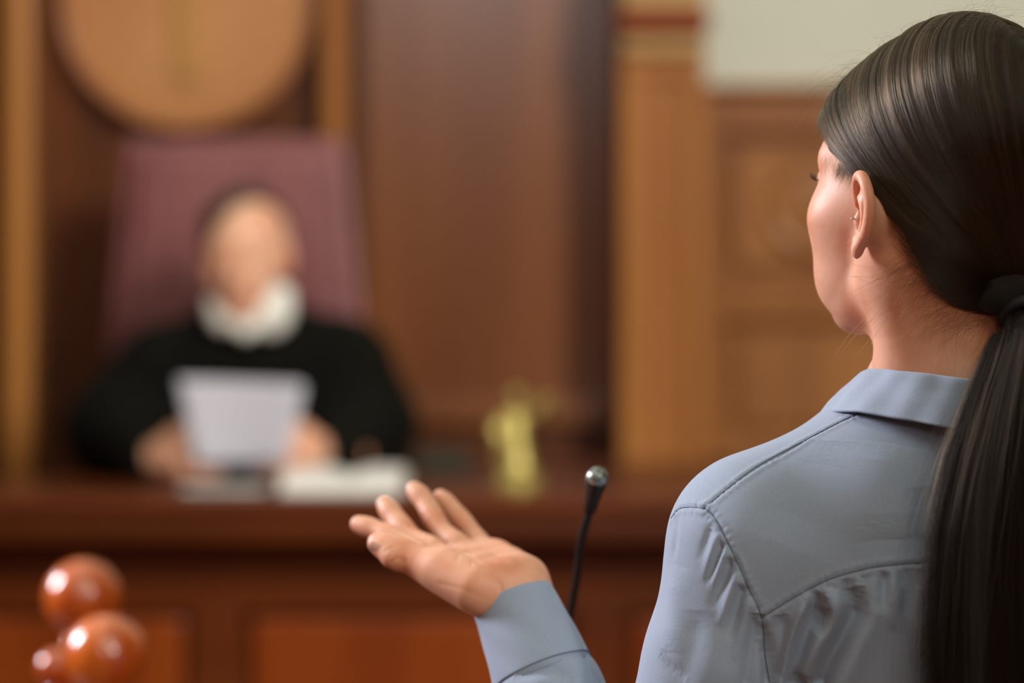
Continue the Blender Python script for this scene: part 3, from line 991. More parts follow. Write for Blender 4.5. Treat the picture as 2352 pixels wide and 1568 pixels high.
# ---- the raised hand: joints traced from the photo, each with its own depth
def hand_mesh():
    s = Sculpt(P(760, 1560, 1.80) + np.array([0, -0.01, 0]), np.array([0.085, 2.03, 1.455]), 0.00105)
    wr = P(1178, 1360, 1.855)
    fing = {
        'index': ([(1000, 1292, 1.890), (925, 1246, 1.912), (868, 1219, 1.928), (824, 1203, 1.938)], [.0098, .0090, .0084, .0073]),
        'middle': ([(1038, 1280, 1.908), (950, 1238, 1.938), (908, 1190, 1.957), (884, 1158, 1.968)], [.0100, .0090, .0087, .0074]),
        'ring': ([(1080, 1272, 1.925), (1018, 1222, 1.950), (977, 1154, 1.970), (952, 1123, 1.979)], [.0098, .0088, .0084, .0072]),
        'pinky': ([(1118, 1270, 1.938), (1082, 1221, 1.958), (1039, 1168, 1.974), (1012, 1140, 1.982)], [.0088, .0082, .0074, .0064]),
    }
    k = .006
    base = {'index': (1130, 1362, 1.852), 'middle': (1160, 1352, 1.860), 'ring': (1185, 1342, 1.868), 'pinky': (1205, 1336, 1.876)}
    prev = None
    for name, (j, r) in fing.items():
        pts = [P(*q) for q in j]
        b = P(*base[name])
        s.cap(b, pts[0], .0150 if name != 'pinky' else .0135, .0112, .010)
        c = catmull(pts, 5)
        rr = np.interp(np.linspace(0, 1, len(c)), [0, .33, .66, 1], r)
        # finger pads between the joints
        t = np.linspace(0, 1, len(c))
        rr = rr * (1 + 0.05 * np.cos(t * 3 * 2 * PI + PI))
        s.chain(c, rr, .0012, .006)
        if prev is not None:                                  # palm web between neighbouring rays
            for a in (0.15, 0.5, 0.85):
                s.cap(prev[0] * (1 - a) + prev[1] * a, b * (1 - a) + pts[0] * a, .0115, .0115, .010)
        prev = (b, pts[0])
    # thumb
    th = [P(1120, 1362, 1.843), P(1010, 1314, 1.858), P(925, 1272, 1.872), P(868, 1246, 1.880)]
    c = catmull(th, 5)
    rr = np.interp(np.linspace(0, 1, len(c)), [0, .33, .60, .70, .9, 1], [.0185, .0145, .0112, .0116, .0098, .0082])
    s.chain(c, rr, .003, .012)
    s.cap(P(912, 1283, 1.868), P(900, 1280, 1.869), .0085, .0080, .006)       # knuckle of the thumb
    s.cap(P(1090, 1345, 1.840), P(1020, 1305, 1.856), .0170, .0140, .012)     # ball of the thumb
    s.cap(P(1208, 1326, 1.878), P(1150, 1290, 1.925), .0150, .0120, .014)     # heel on the little finger side
    s.cap(P(1150, 1345, 1.850), wr, .0200, .0235, .012)
    # wrist and forearm inside the sleeve
    s.cap(wr, P(1240, 1500, 1.84), .0255, .0285, .010)
    s.cap(wr + np.array([0.006, 0.01, 0.004]), P(1240, 1500, 1.85), .021, .024, .01)
    # hollow of the palm
    s.ell(P(1085, 1268, 1.905) + np.array([0, 0, 0.012]), (.028, .024, .009), .008, sub=True)
    # nails
    v, f = s.mesh(1)
    return v, f


def torso_mesh():
    s = Sculpt((0.05, 1.55, 0.78), (0.62, 1.95, 1.50), 0.008)
    s.ell((0.325, 1.79, 1.22), (0.145, 0.095, 0.26), 0)
    s.cap((0.20, 1.755, 1.36), (0.45, 1.80, 1.36), 0.042, 0.042, 0.06)
    s.cap((0.325, 1.78, 1.38), (0.323, 1.775, 1.47), 0.062, 0.056, 0.05)
    s.chain([(0.17, 1.74, 1.36), (0.105, 1.765, 1.10), (0.06, 1.81, 1.20)], [.042, .038, .032], .02)
    s.chain([(0.475, 1.81, 1.355), (0.515, 1.80, 1.08), (0.52, 1.86, 0.86)], [.042, .036, .026], .02)
    s.ell((0.325, 1.79, 0.92), (0.165, 0.11, 0.12), 0.06)
    v, f = s.mesh(2)
    m2 = Sculpt((0.40, 1.78, 0.64), (0.62, 2.0, 0.90), 0.0035)   # the other hand hangs at her side
    w0 = np.array([0.52, 1.86, 0.86])
    m2.cap(w0 + np.array([0, 0, .03]), w0 + np.array([0, .005, -.02]), .024, .020, .01)
    m2.ell(w0 + np.array([0, .012, -.06]), (.016, .036, .044), .01)
    for k in range(4):
        a = w0 + np.array([0, -.012 + .018 * k, -.095 + .004 * k])
        m2.chain([a, a + np.array([-.004, .004, -.035]), a + np.array([-.014, .006, -.062 + .004 * abs(k - 1)])], [.0088, .0080, .0068], .003)
    m2.chain([w0 + np.array([-.004, .035, -.03]), w0 + np.array([-.012, .052, -.065]), w0 + np.array([-.016, .054, -.095])], [.012, .010, .0075], .006)
    v2, f2 = m2.mesh(1)
    # feet end of the legs
    return np.vstack([v, v2]), np.vstack([f, f2 + len(v)])


hv, hf = head_mesh()
gv, gf = hand_mesh()


def crease(v, f, lines):
    n = vnormals(v, f); bv = bvh_of(v, f); out = np.zeros(len(v))
    o = Vector((0, 0, CAM_Z))
    for pts, w_, a_ in lines:
        c = catmull([(x, y, 0) for x, y in pts], 8)
        hit = []
        for x, y, _ in c:
            dd = (Vector(P(x, y, 1.0)) - o).normalized()
            h = bv.ray_cast(o, dd)
            if h[0] is not None:
                hit.append(np.array(h[0]))
        for k, p in enumerate(hit):
            if k:
                q = hit[k - 1]
                seg_ = [q + (p - q) * t for t in (0.33, 0.67, 1.0)] if np.linalg.norm(p - q) < 0.01 else [p]
            else:
                seg_ = [p]
            for r in seg_:
                m = np.nonzero((np.abs(v - r) < w_ * 3).all(1))[0]
                d_ = np.linalg.norm(v[m] - r, axis=1)
                out[m] = np.minimum(out[m], -a_ * np.exp(-(d_ / w_) ** 2)) if a_ > 0 else np.maximum(out[m], -a_ * np.exp(-(d_ / w_) ** 2))
    return v + n * out[:, None]


gv = crease(gv, gf, [
    ([(897, 1292), (908, 1284), (922, 1282)], .0010, .0007), ([(908, 1303), (918, 1292), (932, 1288)], .0010, .0007),
    ([(884, 1268), (892, 1260), (903, 1256)], .0009, .0004),
    ([(1040, 1252), (1052, 1268), (1050, 1290)], .0011, .0004), ([(1075, 1258), (1084, 1275), (1082, 1300)], .0011, .0004),
    ([(975, 1253), (1030, 1262), (1090, 1285), (1140, 1325), (1155, 1360)], .0016, .0007),
    ([(1000, 1245), (1060, 1246), (1120, 1262), (1165, 1290)], .0014, .0005),
    ([(1010, 1340), (1060, 1352), (1110, 1372)], .0020, .0003)])
tv, tf = torso_mesh()
V = np.vstack([hv, gv, tv]); F = np.vstack([hf, gf + len(hv), tf + len(hv) + len(gv)])
obj('body', make_mesh('body', V, F), M_skin, woman)
hand_bvh = bvh_of(gv, gf)
head_bvh = bvh_of(hv, hf)


def cast(bvh, px, py, back=0.0):
    o = Vector((0, 0, CAM_Z)); d = Vector(P(px, py, 1.0)) - o
    d.normalize()
    h = bvh.ray_cast(o, d)
    if h[0] is None:
        return None
    return np.array(h[0]) - np.array(d) * back


# ---- thumb nail and finger nails, set on the flesh
M_nail = mat('nail', (226, 178, 160), 0.22)


def nail(c, axis, normal, w, l_, name='nail'):
    axis = axis / np.linalg.norm(axis); normal = normal - axis * (normal @ axis); normal /= np.linalg.norm(normal)
    side = np.cross(axis, normal)
    n = 10
    V = []; F = []
    for j in range(n + 1):
        for i in range(n + 1):
            u_ = i / n * 2 - 1; v_ = j / n * 2 - 1
            ww = w * math.sqrt(max(0.0, 1 - (abs(v_) ** 3) * 0.55))
            V.append(c + side * u_ * ww + axis * v_ * l_ - normal * (u_ ** 2) * w * 0.34 + normal * 0.0003)
    for j in range(n):
        for i in range(n):
            a = j * (n + 1) + i
            F.append((a, a + 1, a + n + 2, a + n + 1))
    o = obj(name, make_mesh(name, np.array(V), F), M_nail, woman)
    m = o.modifiers.new('thickness', 'SOLIDIFY'); m.thickness = 0.0006; m.offset = 0.0
    return o


_h = cast(hand_bvh, 862, 1258)
if _h is not None:
    nail(_h + np.array([0.0003, -0.0002, -0.0002]), P(868, 1246, 1.880) - P(925, 1272, 1.872), np.array([-0.25, -0.85, -0.45]), .0052, .0066)

# ---- face details: lashes and eyebrow
M_lash = mat('eyelash', (46, 24, 16), 0.5)
for q in (-1, 1):
    mb = MB()
    for k in range(20):
        t = k / 19
        a = np.array([8.35 - 0.85 * t * t - 0.1 * t, q * (1.9 + 2.15 * t), 2.62 + 0.1 * t])
        out = np.array([0.95 - 0.35 * t, q * (0.1 + 0.6 * t), 0])
        out /= np.linalg.norm(out)
        ln = 0.62 + 0.30 * t + rng.normal(0, .04)
        p = [a, a + out * ln * 0.55 + np.array([0, 0, -0.10]), a + out * ln * 0.92 + np.array([0, 0, 0.10]), a + out * ln + np.array([0, 0, 0.42 + rng.normal(0, .05)])]
        pts_ = h2w(catmull(p, 3)); mb.tube(pts_, list(np.linspace(.00050, .00012, len(pts_))), 5)
    line = h2w(np.array([[8.35 - 0.85 * t * t - 0.1 * t, q * (1.9 + 2.15 * t), 2.60 + 0.1 * t] for t in np.linspace(0, 1, 12)]))
    mb.tube(line, .0006, 6)
    mb.build('eyelashes', M_lash, woman, smooth=True)

# ---- hair ---------------------------------------------------------------------------------
def ell_d(p, c, r):
    q = (p - np.array(c)) / np.array(r)
    k0 = np.sqrt((q ** 2).sum(-1)); k1 = np.sqrt(((q / np.array(r)) ** 2).sum(-1))
    return k0 * (k0 - 1) / np.maximum(k1, 1e-6)


HE = [((2.9, 0, 3.5), (7.3, 6.9, 9.0)), ((-2.4, 0, 4.7), (8.1, 7.7, 10.65)), ((-4.4, 0, -1.2), (5.4, 6.1, 5.9))]


def hair_d(p):
    d = ell_d(p, *HE[0])
    for e, k in ((HE[1], 3.0), (HE[2], 3.0)):
        b = ell_d(p, *e)
        h = np.maximum(k - np.abs(d - b), 0) / k
        d = np.minimum(d, b) - h * h * k * 0.25
    return d


def hair_snap(p, off):
    for _ in range(5):
        d = hair_d(p) - off
        g = np.stack([(hair_d(p + np.eye(3)[i] * 0.05) - hair_d(p - np.eye(3)[i] * 0.05)) / 0.1 for i in range(3)], -1)
        g /= np.linalg.norm(g, axis=-1)[..., None] + 1e-9
        p = p - g * d[..., None]
    return p


HLF = [-12, -9, -6.5, -4.8, -3.4, -2.6, -1.6, 0.3, 3, 5, 6.5, 8, 10]
HLU = [-6.6, -6.8, -6.2, -4.4, -2.0, 0.4, 2.8, 3.5, 3.6, 4.5, 6.6, 9, 11.5]

M_hairbase = mat('hair_base', (14, 11, 7), 0.7)


def cap_mesh():
    s = Sculpt((-13, -9, -9), (11.5, 9, 16), 0.2)
    (c0, r0), (c1, r1), (c2, r2) = HE
    sh = 0.22
    s.ell(c0, np.array(r0) - sh, 0); s.ell(c1, np.array(r1) - sh, 3.0); s.ell(c2, np.array(r2) - sh, 3.0)
    s.ell((-7.8, 0, -4.7), (1.7, 3.0, 2.2), 1.5)
    xs = np.array(HLF); us = np.array(HLU)
    s.cut(lambda X, Y, Z: (np.interp(X, xs, us) + 0.25 - Z) * 0.7, 0.5)
    v, f = s.mesh(2)
    return h2w(v), f


cv_, cf_ = cap_mesh()
hair_root = obj('hair', make_mesh('hair', cv_, cf_), M_hairbase, woman)


def hair_material(name, col, rough=0.3):
    m = bpy.data.materials.new(name); m.use_nodes = True
    nt = m.node_tree; nt.nodes.clear()
    out = nt.nodes.new('ShaderNodeOutputMaterial')
    h = nt.nodes.new('ShaderNodeBsdfHairPrincipled')
    h.parametrization = 'COLOR'
    h.inputs['Color'].default_value = lin(col)
    h.inputs['Roughness'].default_value = rough
    h.inputs['Radial Roughness'].default_value = 0.45
    h.inputs['Random Roughness'].default_value = 0.2
    nt.links.new(h.outputs[0], out.inputs[0])
    return m


M_hair = hair_material('brown_hair', (32, 24, 13), 0.22)
M_hair.node_tree.nodes['Principled Hair BSDF'].inputs['IOR'].default_value = 1.44

M_streak = hair_material('painted_streak_hair', (66, 48, 29), 0.22)  # lighter colour stands in for glossy streaks, whatever light falls there


def curves_obj(name, pts, radius, m, parent):
    """pts (n, k, 3) world; radius (k,) or (n,k)"""
    n, k, _ = pts.shape
    cu = bpy.data.hair_curves.new(name)
    cu.add_curves([k] * n)
    cu.position_data.foreach_set('vector', pts.astype(np.float32).ravel())
    r = np.broadcast_to(np.asarray(radius, np.float32), (n, k))
    at = cu.attributes.get('radius') or cu.attributes.new('radius', 'FLOAT', 'POINT')
    at.data.foreach_set('value', np.ascontiguousarray(r, dtype=np.float32).ravel())
    cu.materials.append(m)
    o = bpy.data.objects.new(name, cu)
    COL.objects.link(o)
    o.parent = parent
    bpy.context.view_layer.update()
    o.matrix_parent_inverse = parent.matrix_world.inverted()
    return o


def bez(p0, p1, p2, p3, t):
    t = t[None, :, None]
    return ((1 - t) ** 3) * p0[:, None] + 3 * ((1 - t) ** 2) * t * p1[:, None] + 3 * (1 - t) * t * t * p2[:, None] + t ** 3 * p3[:, None]


def interp_rows(x, xs, rows):
    rows = np.array(rows, float)
    return np.stack([np.interp(x, xs, rows[:, i]) for i in range(3)], 1)


def scalp_strands(n, side, lift, jit, clumps=90):
    s_ = rng.random(n)
    cl = np.round(s_ * clumps) / clumps
    s2 = s_ + (cl - s_) * 0.55
    S = [0, .2, .42, .64, .84, 1.0]
    root = interp_rows(s_, S, [(9.6, .4, 8.8), (7.2, .35, 11.6), (3.0, .3, 14.0), (-1.0, .1, 15.6), (-5.0, -.2, 15.0), (-8.5, -.5, 12.0)])
    c1 = interp_rows(s2, S, [(8.2, 7.2, 6.6), (7.2, 8.8, 7.4), (4.4, 9.6, 8.4), (0.0, 9.6, 10.8), (-6.0, 6.0, 13.8), (-10.5, 1.2, 9.5)])
    c2 = interp_rows(s2, S, [(-2.2, 10.0, 3.8), (-3.7, 9.8, 3.1), (-5.4, 9.0, 3.0), (-8.0, 7.6, 3.6), (-10.8, 4.4, 3.6), (-12.4, .4, 2.0)])
    e = np.tile(TIE, (n, 1)) + np.stack([np.zeros(n), side * 0.55 * (1 - s2) * 0 + rng.normal(0, .35, n), rng.normal(0, .4, n)], 1)
    root[:, 1] += rng.random(n) * 0.9
    for a in (root, c1, c2):
        a[:, 1] *= side
    j = rng.normal(0, jit, (n, 3))
    c1 = c1 + j; c2 = c2 + rng.normal(0, jit, (n, 3))
    t = np.linspace(0, 1, 26)
    p = bez(root, c1, c2, e, t)
    nz = noise3(np.stack([cl * 37 + side * 5, np.zeros(n), np.zeros(n)], 1), 1.0, 3) * 0.6 + noise3(np.stack([s_ * 260 + side * 9, np.zeros(n), np.zeros(n)], 1), 1.0, 8) * 0.5
    layer = rng.random(n) ** 1.5
    off = (layer * lift * 0.7 + nz * lift)[:, None] * np.sin(np.clip(t * 1.25, 0, 1) * PI)[None, :] ** 0.5
    q = hair_snap(p.reshape(-1, 3), off.reshape(-1)).reshape(p.shape)
    w = np.clip((t - 0.86) / 0.14, 0, 1)[None, :, None] ** 1.5
    q = q * (1 - w) + p * w
    # tiny waviness
    ph = rng.random((n, 1)) * 6.28
    q = q + 0.022 * np.sin(ph + t[None, :] * (8 + 6 * rng.random((n, 1))))[..., None] * rng.normal(0, 1, (n, 1, 3))
    return q


def nape_strands(n):
    a = rng.random(n) * 2 - 1
    aa = np.abs(a)
    sg = np.sign(a)
    xs = [0, .25, .5, .75, 1]
    r = interp_rows(aa, xs, [(-7.4, 0, -7.2), (-6.9, 2.4, -6.9), (-5.6, 4.4, -6.0), (-4.2, 5.6, -4.0), (-2.4, 6.9, 0.2)])
    up = rng.random(n) ** 1.3
    r[:, 2] += up * 2.6
    r[:, 0] -= up * 0.6
    fz = (rng.random(n) < .16) * rng.random(n) ** 1.5
    r[:, 0] += fz * 0.9
    r[:, 2] -= fz * 0.9
    r[:, 1] *= sg
    e = np.tile(TIE, (n, 1)) + rng.normal(0, .35, (n, 3))
    m1 = r * 0.67 + e * 0.33; m2 = r * 0.3 + e * 0.7
    m1[:, 1] *= 1.15; m2[:, 1] *= 1.25
    m1[:, 2] += 0.3
    t = np.linspace(0, 1, 16)
    p = bez(r, m1, m2, e, t)
    q = hair_snap(p.reshape(-1, 3), np.repeat(rng.random(n) * 0.16, 16)).reshape(p.shape)
    w = np.clip((t - 0.6) / 0.4, 0, 1)[None, :, None] ** 1.3
    return q * (1 - w) + p * w


left = scalp_strands(19000, 1, 0.24, 0.24)
right = scalp_strands(9000, -1, 0.24, 0.25)
np_ = nape_strands(5200)
rad_h = np.interp(np.linspace(0, 1, 26), [0, .08, .9, 1], [.00003, .00006, .00006, .00005])
allh = h2w(np.vstack([left, right]))
band = noise3(allh[:, 13] * 100, 2.2, 12) + 0.9 * noise3(allh[:, 13] * 100, 7.0, 15) + rng.normal(0, .35, len(allh))
lt = band > 0.62
curves_obj('hair_strands', allh[~lt], rad_h, M_hair, hair_root)
curves_obj('light_strands', allh[lt], rad_h, M_streak, hair_root)
curves_obj('nape_hair', h2w(np_), .000045, M_hair, hair_root)

# loose hairs: crown fly-aways, temple wisps, fine hair on the neck
def loose():
    out = []
    K = 14
    t = np.linspace(0, 1, K)

    def arc(root, d1, d2, ln, bend):
        root = np.asarray(root, float)
        d1 = np.asarray(d1, float); d1 = d1 / np.linalg.norm(d1)
        d2 = np.asarray(d2, float)
        p = root + d1 * ln * t[:, None] + d2 * (t[:, None] ** 2) * bend
        return p
    for _ in range(260):                                     # crown
        s_ = rng.random()
        r = np.array([6 - 11 * s_, rng.normal(0, 2.2), 0]); r[2] = 12 + 3 * s_
        r = hair_snap(r[None], np.array([0.05]))[0]
        out.append(arc(r, (-0.7 + rng.normal(0, .5), rng.normal(0.3, .6), rng.random() * .9), (-.2, rng.normal(0, .6), -0.8), 1.2 + 2.4 * rng.random(), 1.0 + rng.random()))
    for _ in range(46):                                      # long airy ones off the forehead
        r = np.array([7.5 - 4 * rng.random(), 1.5 + 4 * rng.random(), 9 + 2 * rng.random()])
        r = hair_snap(r[None], np.array([0.05]))[0]
        out.append(arc(r, (0.5 + rng.normal(0, .3), .8 + rng.random(), .5 + .5 * rng.random()), (0.3, .3, -2.6 - rng.random()), 1.5 + 3 * rng.random(), 1.4))
    for _ in range(110):                                     # sideburn and temple
        a = rng.random()
        r = np.array([0.5 + 4.6 * a, 6.6, 3.3 + 1.1 * a + rng.normal(0, .25)])
        r = hair_snap(r[None], np.array([-0.15]))[0]
        out.append(arc(r, (0.35 + rng.normal(0, .45), .05, -1), (-.5 + rng.normal(0, .4), 0.0, -.1), 0.7 + 1.6 * rng.random() ** 2, .5))
    for _ in range(650):                                     # short hair in front of the ear, combed forward and down
        a = rng.random() ** 0.8
        x_ = 0.3 + 2.5 * a
        r = np.array([x_, 6.6, np.interp(x_, HLF, HLU) + 0.15 + rng.normal(0, .18)])
        r = hair_snap(r[None], np.array([-0.10]))[0]
        out.append(arc(r, (0.75 + rng.normal(0, .25), -.02, -0.9 + rng.normal(0, .25)), (-.1, -.22, -.3), 0.5 + 1.3 * rng.random() * (1 - .5 * a), .35))
    out = np.array(out)
    w = h2w(out)
    ext = []
    # neck wisps: roots at the nape line, ends lying on the neck towards the shoulder
    for _ in range(260):
        a = rng.random()
        px = 2066 + 200 * a + rng.normal(0, 12); py = 600 + 135 * min(1, a * 1.35) + rng.normal(0, 14)
        h = cast(head_bvh, px, py)
        if h is None:
            continue
        ln = 45 + 120 * rng.random() ** 1.3
        ang = math.radians(152 + rng.normal(0, 15) - 25 * (rng.random() < .3))
        pts = []
        ok = True
        crv = rng.normal(0, .7)
        x, y = px, py
        for k in range(K):
            hh = cast(head_bvh, x, y, 0.0007 + 0.0035 * (k / K) * (rng.random() < 1) * abs(crv))
            if hh is None:
                pts.append(2 * pts[-1] - pts[-2] if len(pts) > 1 else h)
            else:
                pts.append(hh)
            aa = ang + crv * k / K
            x += math.cos(aa) * ln / K; y += math.sin(aa) * ln / K
        ext.append(pts)
    for (x0, y0, x1, y1, x2, y2) in ((2060, 690, 1990, 760, 1960, 800), (2050, 700, 1960, 745, 1915, 855), (2070, 720, 1990, 770, 1985, 850), (2062, 700, 2000, 742, 1965, 770)):
        for q in range(3):
            dx = rng.normal(0, 10)
            tt = t[:, None]
            A = P(x0 + dx, y0 + dx, 1.715); B = P(x1 + dx, y1, 1.70); C_ = P(x2 + rng.normal(0, 10), y2 + rng.normal(0, 14), 1.72)
            ext.append(list(((1 - tt) ** 2) * A + 2 * (1 - tt) * tt * B + tt * tt * C_))
    ext = np.array(ext)
    return w, ext


lw, le = loose()
M_wisp = hair_material('wisp_hair', (96, 62, 32), 0.35)
M_pony = mat('ponytail_hair', (29, 20, 11), 0.5, **{'Specular IOR Level': 0.25})
M_ponylight = hair_material('ponytail_light_hair', (34, 22, 12), 0.3)
M_ponylight.node_tree.nodes['Principled Hair BSDF'].inputs['IOR'].default_value = 1.4
curves_obj('loose_hairs', np.vstack([lw]), np.interp(np.linspace(0, 1, 14), [0, 1], [.000050, .000014]), M_hair, hair_root)
curves_obj('neck_wisps', le[::3], np.interp(np.linspace(0, 1, 14), [0, 1], [.000045, .000018]), M_wisp, hair_root)
curves_obj('neck_wisps', np.vstack([le[1::3], le[2::3]]), np.interp(np.linspace(0, 1, 14), [0, 1], [.000055, .000020]), M_hair, hair_root)

# ---- ponytail and its tie
tie_w = h2w(TIE)
tdir = np.array([0.06, -0.75, -0.66]); tdir /= np.linalg.norm(tdir)
M_tie = mat('black_elastic', (14, 13, 12), 0.7)
ring = []
aa_ = np.cross(tdir, [0, 0, 1.0]); aa_ /= np.linalg.norm(aa_); bb_ = np.cross(tdir, aa_)
for k in range(28):
    w_ = 2 * PI * k / 28
    ring.append(tie_w + tdir * 0.008 + aa_ * math.cos(w_) * 0.0155 + bb_ * math.sin(w_) * 0.0145)
MB().tube(np.array(ring), 0.0046, 12, closed=True).build('hair_tie', M_tie, woman, smooth=True)

PT_C = catmull([tie_w - tdir * 0.02, tie_w + tdir * 0.008, tie_w + tdir * 0.03 + np.array([-.001, 0, -.008]), P(2352, 790, 1.672), P(2330, 900, 1.660), P(2306, 1050, 1.650), P(2292, 1220, 1.643), P(2288, 1420, 1.638),
               P(2290, 1568, 1.636), P(2292, 1760, 1.634), P(2300, 1960, 1.636)], 8)
PT_W = np.interp(np.linspace(0, 1, len(PT_C)), [0, .1, .2, .3, .4, .5, .6, .7, .8, .9, 1], [.012, .0125, .017, .022, .029, .036, .041, .043, .043, .040, .030])
PT_D = np.interp(np.linspace(0, 1, len(PT_C)), [0, .1, .2, .3, .5, 1], [.012, .0125, .014, .015, .017, .016])


PT_T = np.gradient(PT_C, axis=0)
PT_B = np.cross(PT_T, [1.0, 0.0, 0.0]); PT_B /= np.linalg.norm(PT_B, axis=1)[:, None]


def pony(n, clumps=70):
    k = len(PT_C)
    ca = rng.random(clumps) * 2 * PI; cr = np.sqrt(rng.random(clumps))
    cid = rng.integers(0, clumps, n)
    a = ca[cid]; r = cr[cid]
    u0 = r * np.cos(a) + rng.normal(0, .085, n); v0 = r * np.sin(a) + rng.normal(0, .10, n)
    sw = rng.normal(0, 1, (clumps, 3))
    t = np.linspace(0, 1, k)
    wob = (sw[cid, 0][:, None] * np.sin(t * 5 + sw[cid, 1][:, None] * 2) * .10 + rng.normal(0, .04, (n, 1)) * np.sin(t * 9 + rng.random((n, 1)) * 6)) * np.clip(t * 3 - .4, 0, 1)
    spread = rng.normal(0, .12, n)[:, None] * np.clip(t * 2 - .5, 0, 1) ** 2
    U = (u0[:, None] + wob + spread); Vv = v0[:, None] + wob * .6
    p = PT_C[None] + (U * PT_W)[..., None] * np.array([1.0, 0.10, 0]) + (Vv * PT_D)[..., None] * PT_B[None]
    return p


pt = pony(11000)
rp = np.interp(np.linspace(0, 1, pt.shape[1]), [0, .9, 1], [.00006, .00006, .00002])
vv = []
ff = []
seg = 24
for k in range(2, len(PT_C)):
    for i in range(seg):
        w_ = 2 * PI * i / seg
        vv.append(PT_C[k] + np.array([1.0, .1, 0]) * math.cos(w_) * PT_W[k] * .78 + PT_B[k] * math.sin(w_) * PT_D[k] * .70)
nr = len(PT_C) - 2
for k in range(nr - 1):
    for i in range(seg):
        j = (i + 1) % seg
        ff.append((k * seg + i, k * seg + j, (k + 1) * seg + j, (k + 1) * seg + i))
ff.append(tuple(range(seg - 1, -1, -1))); ff.append(tuple((nr - 1) * seg + i for i in range(seg)))
pony_o = obj('ponytail', make_mesh('ponytail', np.array(vv), ff), M_hairbase, woman)
pb = noise3(pt[:, 40] * 100, 2.5, 6) + rng.normal(0, .3, len(pt))
curves_obj('ponytail_strands', pt[pb <= 0.62], rp, M_pony, pony_o)
curves_obj('light_strands', pt[pb > 0.62], rp, M_ponylight, pony_o)
# loose hairs that stand off the ponytail
stray = pony(420, 300)
cen = PT_C[None]
tt_ = np.linspace(0, 1, stray.shape[1])
stray = cen + (stray - cen) * (1.12 + 0.5 * rng.random((420, 1, 1)) * np.clip(tt_ * 2.2 - .25, 0, 1)[None, :, None]) + np.array([0, -0.002, 0])
curves_obj('stray_hairs', stray, .00004, M_ponylight, pony_o)

# ---- ear ring
MB().tube(h2w(np.array([[0.52 + 0.40 * math.cos(a), 7.72 + 0.40 * math.sin(a), -0.02 + 0.02 * math.cos(a)] for a in np.linspace(0, 2 * PI, 28, endpoint=False)])), 0.00042, 8, closed=True).build(
    'earring', mat('steel_ring', (190, 184, 172), 0.2, 1.0), woman, smooth=True)

# ---- shirt --------------------------------------------------------------------------------
M_shirt = mat('blue_grey_cotton', (139, 154, 174), 0.8)
_b = M_shirt.node_tree.nodes['Principled BSDF']
_b.inputs['Sheen Weight'].default_value = 0.18
_b.inputs['Sheen Roughness'].default_value = 0.5
vary(M_shirt, (131, 146, 166), (900, 900, 900), 2, 0.3, 0.7, 0.3, (1800, 1800, 1800), 0.00025)
M_thread = mat('seam_thread', (84, 94, 112), 0.8)

EL = np.array([0.094, 1.762, 1.085])                         # elbow
CW = P(1176, 1374, 1.853)                                    # middle of the cuff opening
axis = EL - CW; axis /= np.linalg.norm(axis)


def shirt_mesh():
    s = Sculpt((-0.06, 1.58, 0.86), (0.64, 1.98, 1.50), 0.0030)
    s.ell((0.322, 1.790, 1.20), (0.158, 0.118, 0.30), 0)                 # rib cage
    s.cap((0.185, 1.750, 1.352), (0.455, 1.805, 1.352), 0.056, 0.056, 0.06)   # shoulder girdle
    s.ell((0.255, 1.725, 1.300), (0.075, 0.045, 0.10), 0.05)             # shoulder blades
    s.ell((0.400, 1.745, 1.300), (0.075, 0.045, 0.10), 0.05)
    s.cap((0.176, 1.742, 1.362), (0.285, 1.768, 1.397), 0.050, 0.049, 0.04)   # top of the shoulder
    s.cap((0.350, 1.778, 1.405), (0.468, 1.812, 1.360), 0.052, 0.050, 0.04)
    s.cap((0.320, 1.772, 1.38), (0.320, 1.772, 1.430), 0.064, 0.056, 0.03)
    # sleeve
    sh = np.array([0.169, 1.738, 1.352])
    s.cap(sh, (0.1505, 1.740, 1.27), 0.0545, 0.0545, 0.022)
    s.cap((0.1505, 1.740, 1.27), EL, 0.0550, 0.0490, 0.010)
    s.cap(EL, CW + axis * 0.078, 0.0480, 0.0405, 0.012)
    s.cap(CW + axis * 0.078, CW + axis * 0.062, 0.0400, 0.0350, 0.004)
    # other sleeve
    s.cap((0.478, 1.812, 1.355), (0.520, 1.80, 1.08), 0.055, 0.050, 0.03)
    s.cap((0.520, 1.80, 1.08), (0.522, 1.855, 0.885), 0.050, 0.036, 0.02)
    s.ell((0.322, 1.79, 0.93), (0.175, 0.125, 0.16), 0.06)
    s.cut(lambda X, Y, Z: 0.868 - Z)
    v, f = s.mesh(2)
    v, f = subdivide(v, f)
    v = relax(v, f, 0.5)
    return v, f


sv, sf = shirt_mesh()
shirt_bvh = bvh_of(sv, sf)
sn = vnormals(sv, sf)
view = sv - np.array([0, 0, CAM_Z])
facing = (sn * view).sum(1) < 0


def trace(pts, step=0.0025, bvh=None):
    """a line drawn over the cloth: world points on the surface"""
    c = catmull([(a, b, 0) for a, b in pts], 10)
    out = []
    for x, y, _ in c:
        h = cast(bvh or shirt_bvh, x, y)
        if h is not None:
            out.append(h)
    out = np.array(out)
    d = np.r_[0, np.cumsum(np.linalg.norm(np.diff(out, axis=0), axis=1))]
    keep = np.r_[True, np.linalg.norm(np.diff(out, axis=0), axis=1) < 0.02]
    out = out[keep]; d = np.r_[0, np.cumsum(np.linalg.norm(np.diff(out, axis=0), axis=1))]
    n = max(2, int(d[-1] / step))
    q = np.linspace(0, d[-1], n)
    return np.stack([np.interp(q, d, out[:, i]) for i in range(3)], 1)


disp = np.zeros(len(sv))


